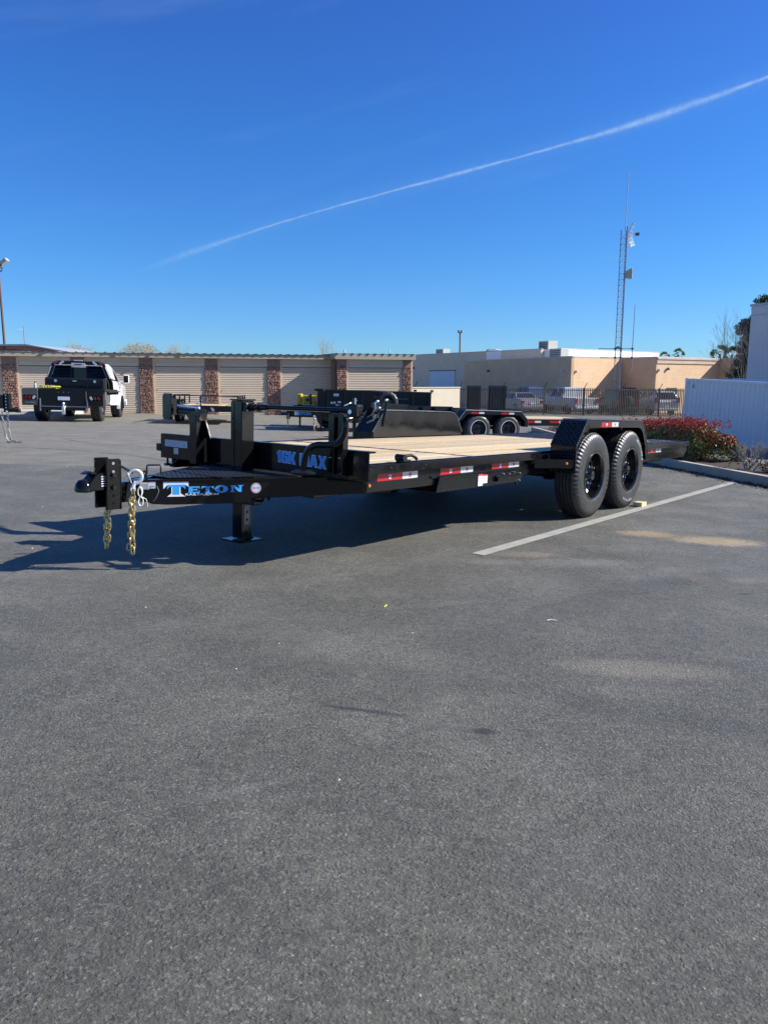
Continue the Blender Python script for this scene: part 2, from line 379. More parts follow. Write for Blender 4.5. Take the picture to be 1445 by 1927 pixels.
# ------------------------------------------------------------------ mesh building
class MB:
    def __init__(s): s.v = []; s.f = []; s.sm = []
    def add(s, vs, fs, smooth=False):
        o = len(s.v); s.v += [Vector(p) for p in vs]
        s.f += [tuple(i+o for i in f) for f in fs]; s.sm += [smooth]*len(fs); return s
    def box(s, x0, x1, y0, y1, z0, z1):
        if x0 > x1: x0, x1 = x1, x0
        if y0 > y1: y0, y1 = y1, y0
        if z0 > z1: z0, z1 = z1, z0
        v = [(x, y, z) for x in (x0, x1) for y in (y0, y1) for z in (z0, z1)]
        return s.add(v, [(0, 1, 3, 2), (4, 6, 7, 5), (0, 4, 5, 1), (2, 3, 7, 6), (0, 2, 6, 4), (1, 5, 7, 3)])
    def bar(s, a, b, w, h=None, up=(0, 0, 1)):
        a, b = Vector(a), Vector(b); h = h or w; d = (b-a).normalized(); up = Vector(up)
        if abs(d.dot(up)) > .95: up = Vector((1, 0, 0))
        r = d.cross(up).normalized(); u = r.cross(d)
        v = []
        for p in (a, b):
            for i, j in ((-1, -1), (1, -1), (1, 1), (-1, 1)): v.append(p + r*w/2*i + u*h/2*j)
        return s.add(v, [(0, 3, 2, 1), (4, 5, 6, 7), (0, 1, 5, 4), (1, 2, 6, 5), (2, 3, 7, 6), (3, 0, 4, 7)])
    def tube(s, pts, r, n=8, closed=False, caps=True, r1=None):
        pts = [Vector(p) for p in pts]; N = len(pts); rings = []
        pd = None; ref = None
        for i, p in enumerate(pts):
            if closed: d = (pts[(i+1) % N]-pts[i-1])
            else: d = pts[min(i+1, N-1)]-pts[max(i-1, 0)]
            d.normalize()
            if ref is None:
                ref = Vector((0, 0, 1)) if abs(d.z) < .9 else Vector((1, 0, 0))
                ref = (ref-d*ref.dot(d)).normalized()
            else: ref = (ref-d*ref.dot(d)).normalized()
            q = d.cross(ref); rr = r if r1 is None else r+(r1-r)*i/max(1, N-1)
            rings.append([p+ref*rr*cos(2*pi*k/n)+q*rr*sin(2*pi*k/n) for k in range(n)])
        v = [p for R in rings for p in R]; f = []
        M = N if closed else N-1
        for i in range(M):
            j = (i+1) % N
            for k in range(n): f.append((i*n+k, i*n+(k+1) % n, j*n+(k+1) % n, j*n+k))
        s.add(v, f, True)
        if not closed and caps:
            s.add(rings[0], [tuple(range(n))[::-1]]); s.add(rings[-1], [tuple(range(n))])
        return s
    def cyl(s, a, b, r, n=16, r1=None): return s.tube([a, b], r, n, r1=r1)
    def prism(s, poly, d0, d1, axis='y'):
        def P(p, d):
            return {'y': (p[0], d, p[1]), 'x': (d, p[0], p[1]), 'z': (p[0], p[1], d)}[axis]
        n = len(poly); v = [P(p, d0) for p in poly]+[P(p, d1) for p in poly]
        f = [tuple(range(n)), tuple(range(n, 2*n))[::-1]]+[(i, i+n, (i+1) % n+n, (i+1) % n) for i in range(n)]
        return s.add(v, f)
    def lathe(s, prof, n=48, axis='y', c=(0, 0, 0), teeth=None):
        """prof: list of (radius, along axis)"""
        v = []
        for j, (r, a) in enumerate(prof):
            for k in range(n):
                rr = r
                if teeth and j in teeth and (k//2) % 2 == 0: rr -= teeth[j]
                t = 2*pi*k/n
                if axis == 'y': v.append((c[0]+rr*cos(t), c[1]+a, c[2]+rr*sin(t)))
                elif axis == 'z': v.append((c[0]+rr*cos(t), c[1]+rr*sin(t), c[2]+a))
                else: v.append((c[0]+a, c[1]+rr*cos(t), c[2]+rr*sin(t)))
        f = []
        for j in range(len(prof)-1):
            for k in range(n): f.append((j*n+k, j*n+(k+1) % n, (j+1)*n+(k+1) % n, (j+1)*n+k))
        return s.add(v, f, True)
    def xf(s, M):
        s.v = [M @ p for p in s.v]; return s
    def merge(s, o, M=None):
        vs = [M @ p for p in o.v] if M else o.v
        k = len(s.v); s.v += vs; s.f += [tuple(i+k for i in f) for f in o.f]; s.sm += o.sm; return s
    def mesh(s, name, mat, sharp=35, fix=True):
        me = bpy.data.meshes.new(name); me.from_pydata(s.v, [], s.f)
        if fix:
            bm = bmesh.new(); bm.from_mesh(me)
            bmesh.ops.recalc_face_normals(bm, faces=bm.faces); bm.to_mesh(me); bm.free()
        me.polygons.foreach_set('use_smooth', s.sm)
        if any(s.sm): me.set_sharp_from_angle(angle=radians(sharp))
        me.materials.append(MATS[mat] if isinstance(mat, str) else mat); me.update(); return me
    def obj(s, name, mat, parent=None, bevel=0, loc=None, fix=True, label=None, kind=None):
        return link(name, s.mesh(name, mat, fix=fix), parent, bevel, loc, label, kind)

def link(name, me, parent=None, bevel=0, loc=None, label=None, kind=None, mw=None):
    o = bpy.data.objects.new(name, me); COL.objects.link(o)
    if parent: o.parent = parent
    if loc: o.location = loc
    if mw: o.matrix_basis = mw
    if bevel:
        b = o.modifiers.new('bevel', 'BEVEL'); b.width = bevel; b.segments = 1; b.limit_method = 'ANGLE'; b.angle_limit = radians(50)
    if label: o['label'] = label
    if kind: o['kind'] = kind
    return o

def thing(name, label, cat, M=None, group=None):
    o = bpy.data.objects.new(name, None); COL.objects.link(o); o.empty_display_size = .2
    if M is not None: o.matrix_world = M
    o['label'] = label; o['category'] = cat
    if group: o['group'] = group
    return o
def tag(o, label, cat, group=None):
    o['label'] = label; o['category'] = cat
    if group: o['group'] = group
    return o
def frame_xy(loc, fwd, up=(0, 0, 1)):
    X = Vector(fwd).normalized(); Z = Vector(up).normalized(); X = (X-Z*X.dot(Z)).normalized(); Y = Z.cross(X)
    M = Matrix((X, Y, Z)).transposed().to_4x4(); M.translation = Vector(loc); return M
def basis(o, x, y, z):
    M = Matrix((Vector(x), Vector(y), Vector(z))).transposed().to_4x4(); M.translation = Vector(o); return M

SLX, SLY = -0.0264, -0.0116          # the lot falls to the right and away
GN = Vector((-SLX, -SLY, 1)).normalized()
def sstep(t):
    t = min(max(t, 0.), 1.); return t*t*(3-2*t)
def G(x, y):
    d = -.42*sstep((x-6.7)/1.6)*sstep((y+4)/4)*sstep((38-y)/6)     # the neighbouring lot beyond the planter lies lower
    x = min(max(x, -30), 30); y = min(y, 60)
    return SLX*(x-2.2481)+SLY*(y-7.5484)+d

def text_mb(s, size=1., depth=.001, offset=0., shear=0., xs=1., bold=0., space=1.):
    c = bpy.data.curves.new('txt', 'FONT'); c.body = s; c.size = size; c.extrude = depth; c.offset = offset
    c.shear = shear; c.align_x = 'LEFT'; c.space_character = space; c.resolution_u = 3
    o = bpy.data.objects.new('txt', c); COL.objects.link(o)
    dg = bpy.context.evaluated_depsgraph_get(); me = bpy.data.meshes.new_from_object(o.evaluated_get(dg))
    mb = MB(); mb.v = [Vector((v.co.x*xs, v.co.y, v.co.z)) for v in me.vertices]
    mb.f = [tuple(p.vertices) for p in me.polygons]; mb.sm = [False]*len(mb.f)
    bpy.data.objects.remove(o); bpy.data.curves.remove(c); bpy.data.meshes.remove(me)
    return mb
def bounds(mb):
    return (min(p.x for p in mb.v), max(p.x for p in mb.v), min(p.y for p in mb.v), max(p.y for p in mb.v))
def fit_text(s, x0, x1, y0, y1, **k):
    mb = text_mb(s, 1., **k); a, b, c, d = bounds(mb)
    mb.v = [Vector((x0+(p.x-a)/(b-a)*(x1-x0), y0+(p.y-c)/(d-c)*(y1-y0), p.z)) for p in mb.v]; return mb

# ------------------------------------------------------------------ ground, kerb, planter, line
def build_ground():
    xs = [-400, -30]+[-27+3*i for i in range(11)]+[6.7+.25*i for i in range(8)]+[10, 14, 18, 22, 26, 30, 400]
    ys = [-60]+[-4+2*i for i in range(33)]+[500]
    v = [(x, y, G(x, y)) for y in ys for x in xs]; n = len(xs)
    f = [(j*n+i, j*n+i+1, (j+1)*n+i+1, (j+1)*n+i) for j in range(len(ys)-1) for i in range(n-1)]
    MB().add(v, f).obj('asphalt_ground', 'asphalt', fix=False, kind='structure')
build_ground()

def strip(pts, w, mat, name, dz=.004, kind='structure'):
    mb = MB()
    for (a, b) in zip(pts[:-1], pts[1:]):
        a, b = Vector((*a, 0)), Vector((*b, 0)); d = (b-a).normalized(); r = Vector((d.y, -d.x, 0))*w/2
        q = [a-r, a+r, b+r, b-r]
        mb.add([(p.x, p.y, G(p.x, p.y)+dz) for p in q], [(0, 1, 2, 3)])
    return mb.obj(name, mat, kind=kind, fix=False)
strip([(.67, 5.375), (4.905, 10.71)], .105, 'line_paint', 'painted_line')

KP = [(6.2, 4.0), (5.62, 7.2), (5.12, 10.12), (4.60, 13.44), (4.50, 16.5), (4.55, 24.0)]
def build_kerb():
    root = bpy.data.objects.new('kerb', None); COL.objects.link(root); root['kind'] = 'structure'
    for a, b in zip(KP[:-1], KP[1:]):
        A, B = Vector((*a, 0)), Vector((*b, 0)); L = (B-A).length; d = (B-A)/L; r = Vector((d.y, -d.x, 0))
        k = max(1, round(L/1.65)); h = .135
        for i in range(k):
            p, q = A+d*(L*i/k+.004), A+d*(L*(i+1)/k-.004); mb = MB(); vs = []
            for c in (p, q):
                for off, z in ((0, -.05), (.012, h-.02), (.03, h), (.15, h), (.15, -.05)):
                    w = c+r*off; vs.append((w.x, w.y, G(w.x, w.y)+z))
            f = [(j, (j+1) % 5, (j+1) % 5+5, j+5) for j in range(5)]+[(4, 3, 2, 1, 0), (5, 6, 7, 8, 9)]
            mb.add(vs, f); mb.obj('kerb_stone', 'kerb_concrete', root, bevel=.006)
    # planter soil behind the kerb
    mb = MB(); vs = []; n = 12
    random.seed(3)
    pts = []
    for a, b in zip(KP[:-1], KP[1:]):
        for i in range(4): pts.append((a[0]+(b[0]-a[0])*i/4+.14, a[1]+(b[1]-a[1])*i/4))
    pts.append((KP[-1][0]+.14, KP[-1][1]))
    for (x, y) in pts:
        for j in range(7):
            xx = x+j*.235; vs.append((xx, y, G(xx, y)+.09+random.uniform(-.02, .02)+(.03 if 0 < j < 6 else 0)))
    f = [(i*7+j, i*7+j+1, (i+1)*7+j+1, (i+1)*7+j) for i in range(len(pts)-1) for j in range(6)]
    mb.add(vs, f, True); mb.obj('planter_soil', 'soil', kind='structure', fix=False)
    # pavement beyond the planter, a little lower
build_kerb()

# ------------------------------------------------------------------ wheels
def tyre_meshes(R, width, rim, n=144, teeth=.011):
    """lathe about local y; outer face at y=0, goes to y=-width"""
    t = MB(); w = width; sh = R-.022
    prof = [(rim, -.012), (rim+.012, .0), (rim+.03, .004), ((R+rim)/2, .0075), (R-.052, .002), (R-.034, -.004), (R-.016, -.014), (R-.004, -.024), (R, -.034)]
    k = len(prof); ribs = 5; span = w-.068
    for i in range(ribs):
        a = -.034-span*i/ribs; b = -.034-span*(i+1)/ribs
        prof += [(R+.002, a-.002), (R+.002, b+.008)]
        if i < ribs-1: prof += [(R-.010, b+.007), (R-.010, b+.001)]
    prof += [(R, -w+.034), (R-.004, -w+.024), (R-.016, -w+.014), (R-.05, -w), ((R+rim)/2, -w-.006), (rim, -w+.012)]
    t.lathe(prof, n, teeth={5: teeth*.5, 6: teeth, 7: teeth, 8: teeth*.7})
    return t
def rim_mb(rim, width, depth=.105, disc_hole=True):
    r = MB()
    r.lathe([(rim+.003, -.012), (rim+.010, -.002), (rim+.008, .006), (rim-.002, .007), (rim-.010, -.004), (rim-.014, -.03), (rim-.022, -.05), (rim-.026, -depth+.01),
             (rim-.045, -depth-.004), (rim-.07, -depth+.006), (.105, -depth+.014), (.075, -depth+.016), (.06, -depth+.014), (.0, -depth+.012)], 64)
    r.lathe([(rim-.02, -.012), (rim-.028, -width+.02), (rim+.01, -width+.01)], 48)
    return r
def wheel(parent, x, y, z, R=.40, w=.235, rim=.215, lugs=8, side=1, letters=None, cache={}, simple_=False, depth=.105):
    key = (R, w, rim, lugs, simple_)
    if key not in cache:
        ty = tyre_meshes(R, w, rim, 60 if simple_ else 240)
        rm = rim_mb(rim, w, depth)
        hub = MB().lathe([(.062, -depth), (.060, -.055), (.052, -.045), (.047, -.03), (.040, -.014), (.0, -.012)], 28)
        lug = MB()
        lug.lathe([(.013, -depth), (.013, -depth+.035), (.008, -depth+.04), (.0065, -depth+.062), (0, -depth+.063)], 8)
        hole = MB().lathe([(.020, -depth+.0135), (.0, -depth+.0136)], 16)
        cache[key] = [q.mesh(nm, mt) for q, nm, mt in ((ty, 'tyre', 'rubber_side'), (rm, 'rim', 'rim_black'), (hub, 'hub_cap', 'rim_black'), (lug, 'lug_nut', 'lug_chrome'), (hole, 'hand_hole', 'dark_void'))]
    ms = cache[key]
    wl = link('wheel', ms[0], parent, mw=Matrix.Translation((x, y, z)) @ Matrix.Rotation(0 if side > 0 else pi, 4, 'Z') @ Matrix.Rotation(random.uniform(0, 6), 4, 'Y'))
    link('rim', ms[1], wl); link('hub_cap', ms[2], wl)
    if not simple_:
        for k in range(lugs):
            a = 2*pi*k/lugs; link('lug_nut', ms[3], wl, mw=Matrix.Translation((.083*cos(a), 0, .083*sin(a))))
            a += pi/lugs; link('hand_hole', ms[4], wl, mw=Matrix.Translation((.147*cos(a), 0, .147*sin(a))))
    return wl
def ring_letters(parent_wheel, s, rad, size, a0, step, mat, y=.0085):
    """letters standing on the sidewall; a0 = angle of the first letter (in the trailer frame, clockwise seen from outside)"""
    inv = parent_wheel.matrix_basis.inverted(); out = MB()
    for i, ch in enumerate(s):
        a = a0+step*i
        # seen from +y looking to -y: screen right is -x, up is z
        c = Vector((-sin(a), 0, cos(a))); right = Vector((-cos(a), 0, -sin(a)))
        m = text_mb(ch, size, .0012, offset=.001); b = bounds(m)
        m.v = [p-Vector(((b[0]+b[1])/2, 0, 0)) for p in m.v]
        M = basis(c*rad+Vector((0, y, 0)), right, c, Vector((0, 1, 0)))
        out.merge(m, Matrix.Translation(parent_wheel.matrix_basis.translation) @ M)
    out.xf(inv)
    return out.obj('sidewall_lettering', mat, parent_wheel, fix=False)

LINK = None
def chain(parent, pts, pitch=.038, wire=.0052, mat='gold_zinc', name='safety_chain', n=7, seed=0):
    """links along a polyline; the chain part is its first link, the others are its children"""
    key = (pitch, wire, mat)
    L, Wd = pitch+2.2*wire, pitch*.36
    mb = MB(); path = []
    for k in range(12):
        t = 2*pi*k/12; path.append(((Wd)*cos(t), 0, (L/2-Wd)*(1 if sin(t) > 0 else -1)*(1 if abs(sin(t)) > .01 else 0)+Wd*sin(t)))
    path = [(Wd*cos(2*pi*k/14), 0, Wd*sin(2*pi*k/14)+(L/2-Wd if k < 7 or k == 0 else -(L/2-Wd))) for k in range(14)]
    me = mb.tube(path, wire, n, closed=True).mesh('link', mat)
    pts = [Vector(p) for p in pts]; seg = [(b-a).length for a, b in zip(pts[:-1], pts[1:])]; tot = sum(seg)
    random.seed(seed); N = max(1, int(tot/pitch)); root = None
    for i in range(N):
        d = (i+.5)*pitch; j = 0
        while j < len(seg)-1 and d > seg[j]: d -= seg[j]; j += 1
        p = pts[j]+(pts[j+1]-pts[j])*(d/seg[j]); z = (pts[j+1]-pts[j]).normalized()
        q = z.to_track_quat('Z', 'Y').to_matrix().to_4x4()
        M = Matrix.Translation(p) @ q @ Matrix.Rotation((pi/2 if i % 2 else 0)+.6+random.uniform(-.25, .25), 4, 'Z') @ Matrix.Rotation(random.uniform(-.14, .14), 4, 'Y')
        if root is None: root = link(name, me, parent, mw=M); inv = M.inverted()
        else: link('link', me, root, mw=inv @ M)
    return root

def ngons(polys, s_of, z_of, off, depth=.0006):
    """flat decal pieces given in picture-like units"""
    mb = MB()
    for p in polys:
        mb.prism([(s_of(a), z_of(b)) for a, b in p], off, off+depth, 'z')
    return mb

# ------------------------------------------------------------------ the black flatbed equipment trailer
EU = Vector((-0.61935333, -0.7842822, 0.03609557)); EV = Vector((-0.7844189, 0.62008386, 0.01352738)); EW = Vector((0.03299156, 0.01993582, 0.99925678))
TO = Vector((2.24811998, 7.54842855, 0)) + EV*1.2965

def tape(parent, x0, x1, y, z0, z1, nrm=1, red_first=True, emblem=True, slope=0.):
    """red and white reflective strip on a side face (+y facing when nrm=1)"""
    xm = x0+(x1-x0)*.61
    a = MB().box(x0, xm-.0005*(1 if x1 > x0 else -1), y, y+.0012*nrm, z0, z1).obj('reflective_strip', 'tape_red', parent)
    MB().box(xm, x1, 0, .0012*nrm, z0, z1).xf(Matrix.Translation((0, y, 0))).obj('white_patch', 'tape_white', a)
    if emblem:
        for c, mt in (((x0+xm)/2, 'decal_label'), ((xm+x1)/2, 'decal_red')):
            d = .018; h = z1-z0; zb = z0+h*.2; m = MB(); yy0, yy1 = y+.0014*nrm, y+.002*nrm
            m.box(c-d, c+d, yy0, yy1, zb+h*.42, zb+h*.58); m.box(c-.006, c+.006, yy0, yy1, zb+h*.12, zb+h*.415)
            m.box(c-d*.8, c+d*.8, yy0, yy1, zb, zb+h*.1); m.box(c-d, c-d*.6, yy0, yy1, zb+h*.25, zb+h*.415); m.box(c+d*.6, c+d, yy0, yy1, zb+h*.25, zb+h*.415)
            m.obj('emblem', mt, a)
    return a

def lozenges(parent, o, U, V, nu, nv, P=.026, h=.0022, name='raised_tread'):
    """diamond tread on a flat plate: raised bars in alternating directions"""
    o, U, V = Vector(o), Vector(U).normalized(), Vector(V).normalized(); N = U.cross(V); m = MB()
    for i in range(nu):
        for j in range(nv):
            c = o+U*P*(i+.5)+V*P*(j+.5); s = 1 if (i+j) % 2 else -1
            a = (U+V*s).normalized()*P*.52; b = (U-V*s).normalized()*P*.15
            m.add([c-a, c-b, c+a, c+b, c-a*.5+N*h, c+a*.5+N*h], [(0, 1, 4), (0, 4, 3), (1, 2, 5), (1, 5, 4), (2, 3, 5), (3, 4, 5)])
    return m.obj(name, 'raised_black', parent, fix=False, kind='stuff')

def build_main():
    R = thing('equipment_trailer', 'large black flatbed equipment trailer with wooden deck and blue TETON lettering on its tongue', 'trailer',
              basis(TO, EU, -EV, EW))
    gb = 'gloss_black'
    B = .003
    # --- deck
    for (x0, x1) in ((2.17, 3.485), (-1.30, 2.11)):
        n = 11; w = 1.98/n
        for i in range(n):
            y0 = -.99+w*i; z = .622+random.uniform(-.0015, .0015)
            me = MB().box(x0, x1, y0+.003, y0+w-.003, z-.038, z)
            me.obj('deck_plank', 'deck_wood', R, bevel=.002)
    m = MB()
    for x in [3.42, 2.9, 2.4, 2.2]+[2.08-.47*k for k in range(8)]:
        for i in range(11):
            for q in (-.045, .045): y = -.99+.18*(i+.5)+q; m.cyl((x+.004*(i % 3), y, .6225), (x+.004*(i % 3), y, .6245), .0045, 6)
    m.obj('deck_screws', 'decal_grey', R, kind='stuff')
    MB().box(2.115, 2.165, -.995, .995, .56, .6235).obj('cross_bar', gb, R, bevel=B)
    for s in (1, -1):
        MB().prism([(3.50, .44), (3.50, .60), (-3.02, .60), (-3.12, .56), (-3.12, .50), (-3.02, .42)], s*.995, s*1.03).obj('side_beam', gb, R, bevel=B)
        MB().box(-3.0, 3.49, s*.985, s*1.0, .603, .6245).obj('deck_edge_angle', gb, R, bevel=.002)
        # rub rail carried on spacers
        MB().box(1.20, 3.545, s*1.062, s*1.074, .562, .6245).obj('rub_rail', gb, R, bevel=B)
        MB().box(-3.08, -.93, s*1.062, s*1.074, .562, .6245).obj('rub_rail', gb, R, bevel=B)
        for x in (3.50, 3.0, 2.4, 1.82, 1.24, -1.1, -1.8, -2.5, -3.04):
            m = MB(); m.box(x-.05, x-.042, s*1.03, s*1.061, .575, .622); m.box(x+.042, x+.05, s*1.03, s*1.061, .575, .622); m.box(x-.041, x+.041, s*1.052, s*1.0605, .57, .6225)
            m.obj('stake_pocket', gb, R)
        MB().box(-2.9, 3.48, s*.42, s*.54, .35, .565).obj('main_beam', gb, R, bevel=.004)
    for i in range(14):
        x = -2.8+i*.47; MB().box(x-.03, x+.03, -.99, .99, .50, .57).obj('cross_member', 'satin_black', R)
    MB().box(-2.935, -1.31, -.99, .99, .608, .618).obj('tail_plate', gb, R, bevel=.002)
    lozenges(R, (-2.93, -.985, .6182), (1, 0, 0), (0, 1, 0), 61, 75)
    # --- front channel
    m = MB(); m.box(3.548, 3.56, -1.09, 1.09, .519, .713); m.box(3.485, 3.5475, -1.09, 1.09, .702, .714); m.box(3.485, 3.5475, -1.09, 1.09, .518, .530)
    ch = m.obj('front_channel', gb, R, bevel=.004)
    GL = {'1': (.34, [[(.02, .80), (.02, .62), (.10, .64), (.10, 0), (.34, 0), (.34, 1), (.18, 1)]]),
          '6': (.50, [[(.10, 0), (.42, 0), (.50, .08), (.50, .52), (.42, .60), (.22, .60), (.22, .44), (.28, .44), (.28, .16), (.22, .16), (0, .16), (0, .10)], [(.0, .165), (.215, .165), (.215, .80), (.28, .80), (.28, .70), (.50, .70), (.50, .90), (.42, 1), (.10, 1), (0, .90)]]),
          'K': (.56, [[(0, 0), (.22, 0), (.22, .34), (.34, 0), (.58, 0), (.42, .52), (.58, 1), (.35, 1), (.22, .66), (.22, 1), (0, 1)]]),
          'M': (.72, [[(0, 0), (.20, 0), (.20, .52), (.30, 0), (.42, 0), (.52, .52), (.52, 0), (.72, 0), (.72, 1), (.46, 1), (.36, .56), (.26, 1), (0, 1)]]),
          'A': (.62, [[(0, 0), (.22, 0), (.25, .18), (.37, .18), (.40, 0), (.62, 0), (.44, 1), (.18, 1)], ]),
          'X': (.60, [[(0, 0), (.23, 0), (.30, .26), (.37, 0), (.60, 0), (.43, .50), (.60, 1), (.37, 1), (.30, .74), (.23, 1), (0, 1), (.17, .50)]])}
    word = '16K MAX'; adv = sum((GL[c_][0]+.09) if c_ != ' ' else .30 for c_ in word)-.09
    kx_ = .47/adv; cy = .255
    for c_ in word:
        if c_ == ' ': cy += .30*kx_; continue
        w_, polys = GL[c_]
        mb_, ob_ = MB(), MB()
        for pl in polys:
            pts = [(cy+px*kx_, .590+pz*.078-(cy+px*kx_-.255)*.03) for px, pz in pl]
            mb_.prism(pts, 3.5618, 3.5624, 'x')
            cxm = cy+w_*kx_/2; czm = .629-(cxm-.255)*.03
            ob_.prism([(cxm+(a-cxm)*1.10, czm+(b-czm)*1.09) for a, b in pts], 3.5606+(.0003 if pl is polys[0] else 0), 3.5612+(.0003 if pl is polys[0] else 0), 'x')
        ol = ob_.obj('capacity_decal_outline', 'decal_outline', ch); mb_.obj('capacity_decal', 'decal_blue', ch)
        cy += (w_+.09)*kx_
    lab = MB().box(3.5605, 3.5615, -1.03, -.745, .615, .668).obj('warning_label', 'decal_label', ch)
    MB().box(3.5616, 3.562, -1.03, -.745, .6655, .672).obj('label_stripe', 'decal_red', lab)
    m = MB(); random.seed(5)
    for r in range(4):
        y = -1.02
        while y < -.76:
            w = random.uniform(.008, .03); m.box(3.5617, 3.5620, y, min(y+w, -.752), .622+r*.0105, .626+r*.0105); y += w+.006
    m.obj('fine_print', 'decal_grey', lab)
    lb = MB().box(3.5605, 3.5615, -.915, -.858, .556, .608).obj('warning_label', 'decal_pink', ch)
    MB().box(3.5616, 3.562, -.915, -.858, .556, .562).obj('label_stripe', 'decal_red', lb)
    MB().box(3.50, 3.56, -1.15, -1.092, .57, .63).obj('side_marker', gb, R, bevel=.004)
    m = MB(); m.tube([(3.53, -1.04, .515), (3.53, -1.04, .47), (3.53, -1.0, .455), (3.53, -.93, .50), (3.53, -.90, .515)], .009, 8); m.box(3.51, 3.55, -1.06, -1.02, .455, .475)
    m.obj('under_hook', 'satin_black', R)
    # --- posts standing at the front channel
    pj = MB().box(3.592, 3.712, -.058, .056, .385, 1.005).obj('jack_housing', gb, R, bevel=.006)
    MB().box(3.585, 3.719, -.064, .062, 1.006, 1.016).obj('jack_cap', gb, pj, bevel=.002)
    m = MB(); m.box(3.7125, 3.716, -.052, -.02, .50, .99); m.obj('channel_lip', gb, pj)
    for z in (.88,): MB().cyl((3.7165, -.035, z), (3.7185, -.035, z), .006, 12).obj('bolt_hole', 'dark_void', pj)
    m = MB(); m.box(3.60, 3.70, .0565, .085, .93, .995); m.cyl((3.65, .07, .962), (3.65, .12, .962), .028, 18)
    g = m.obj('gear_head', 'satin_black', R, bevel=.003)
    for x, z in ((3.61, .985), (3.69, .985), (3.61, .94), (3.69, .94)): MB().cyl((x, .0855, z), (x, .090, z), .006, 8).obj('bolt', 'zinc', g)
    m = MB().tube([(3.65, .12, .962), (3.65, .30, .966), (3.655, .301, .966), (3.66, 1.01, .972)], .015, 12)
    rod = m.obj('cross_shaft', gb, R)
    MB().tube([(3.651, .12, .962), (3.652, .26, .9655)], .021, 14).obj('shaft_collar', gb, rod); MB().cyl((3.651, .165, .963), (3.6512, .175, .9632), .034, 16).obj('shaft_flange', 'satin_black', rod)
    # right hand posts and the gearbox with its crank
    for y0, x0 in ((.80, 3.575), (.868, 3.562)):
        p = MB().box(x0, x0+.055, y0, y0+.05, .545, .945).obj('support_post', gb, R, bevel=.004)
        MB().box(x0+.0555, x0+.058, y0+.015, y0+.035, .66, .664).obj('weld_mark', 'zinc', p)
    m = MB(); m.box(3.62, 3.70, 1.01, 1.09, .93, 1.012); m.cyl((3.66, 1.05, .90), (3.66, 1.05, .93), .038, 16); gb2 = m.obj('crank_gearbox', 'satin_black', R, bevel=.010)
    MB().cyl((3.70, 1.05, .965), (3.712, 1.05, .965), .014, 14).obj('bolt', 'zinc', gb2)
    MB().cyl((3.66, 1.05, 1.012), (3.66, 1.05, 1.05), .005, 8).obj('grease_fitting', 'zinc', gb2)
    MB().bar((3.66, .96, 1.0), (3.67, 1.02, 1.02), .010, .004).obj('lock_tab', 'zinc', gb2)
    m = MB().tube([(3.60, 1.10, .935), (3.60, 1.14, .955), (3.60, 1.165, .99), (3.60, 1.16, 1.03)], .004, 6); m.obj('cable', 'zinc', gb2)
    m = MB().tube([(3.60, 1.10, .90), (3.60, 1.15, .92), (3.60, 1.17, .955)], .005, 6); m.obj('cable', 'zinc', gb2)
    m = MB(); m.bar((3.56, 1.13, .93), (3.56, 1.20, 1.05), .016, .01); m.bar((3.56, 1.20, 1.05), (3.56, 1.235, 1.05), .01, .012); m.bar((3.56, 1.22, 1.04), (3.56, 1.19, .88), .018, .01); m.box(3.53, 3.60, 1.09, 1.14, .93, 1.0)
    lv = m.obj('ratchet_lever', 'satin_black', R, bevel=.002)
    for y, z in ((1.155, 1.035), (1.225, 1.045), (1.17, .995)): MB().cyl((3.566, y, z), (3.575, y, z), .008, 8).obj('bolt', 'zinc', lv)
    path = []
    ctrl = [(1.055, .915), (1.06, .86), (1.035, .80), (.985, .765), (.90, .752), (.83, .748), (.775, .73), (.735, .69), (.715, .63), (.71, .575)]
    P3 = [Vector((3.76, y, z)) for y, z in ctrl]
    for i in range(len(P3)-1):
        p0 = P3[max(i-1, 0)]; p1 = P3[i]; p2 = P3[i+1]; p3 = P3[min(i+2, len(P3)-1)]
        for k in range(5):
            t = k/5; path.append(.5*((2*p1)+(p2-p0)*t+(2*p0-5*p1+4*p2-p3)*t*t+(3*p1-p0-3*p2+p3)*t**3))
    path.append(P3[-1])
    cr = MB().tube([(3.68, 1.055, .925)]+[(p.x, p.y, p.z) for p in path], .021, 12).obj('crank_handle', gb, R)
    MB().lathe([(0, .0), (.055, .001), (.082, .010), (.085, .02), (.06, .032), (.0, .036)], 24, 'z', (3.76, .71, .545)).obj('foot_pedal', 'satin_black', cr)
    # left hand post with its arm and rounded cushion plate
    lp = MB().box(3.60, 3.68, -.565, -.485, .515, .878).obj('support_post', gb, R, bevel=.004)
    MB().prism([(-.484, .74), (-.484, .875), (-.475, .875), (-.405, .715), (-.405, .710), (-.484, .710)], 3.60, 3.612, 'x').obj('gusset', gb, lp)
    m = MB(); m.tube([(3.64, -.74, .905), (3.64, -.50, .905)], .028, 12); m.prism([(-.62, .885), (-.46, .93), (-.44, .90), (-.46, .84), (-.55, .82)], 3.605, 3.675, 'x')
    m.obj('swing_arm', gb, R, bevel=.003)
    MB().tube([(3.66, -.745, .948), (3.66, -.47, .938)], .009, 10).obj('pull_pin', 'zinc', R)
    MB().tube([(3.67, -.50, .935), (3.67, -.45, .86), (3.67, -.43, .845), (3.67, -.44, .86)], .003, 6).obj('pin_clip', 'zinc', R)
    m = MB()
    rr = []
    for cx, cz, a0 in ((-.785, .868, 270), (-.785, 1.005, 0), (-.845, 1.005, 90), (-.845, .868, 180)):
        for k in range(5):
            a = radians(a0+k*22.5); rr.append((cx+.025*cos(a), cz+.032*sin(a)))
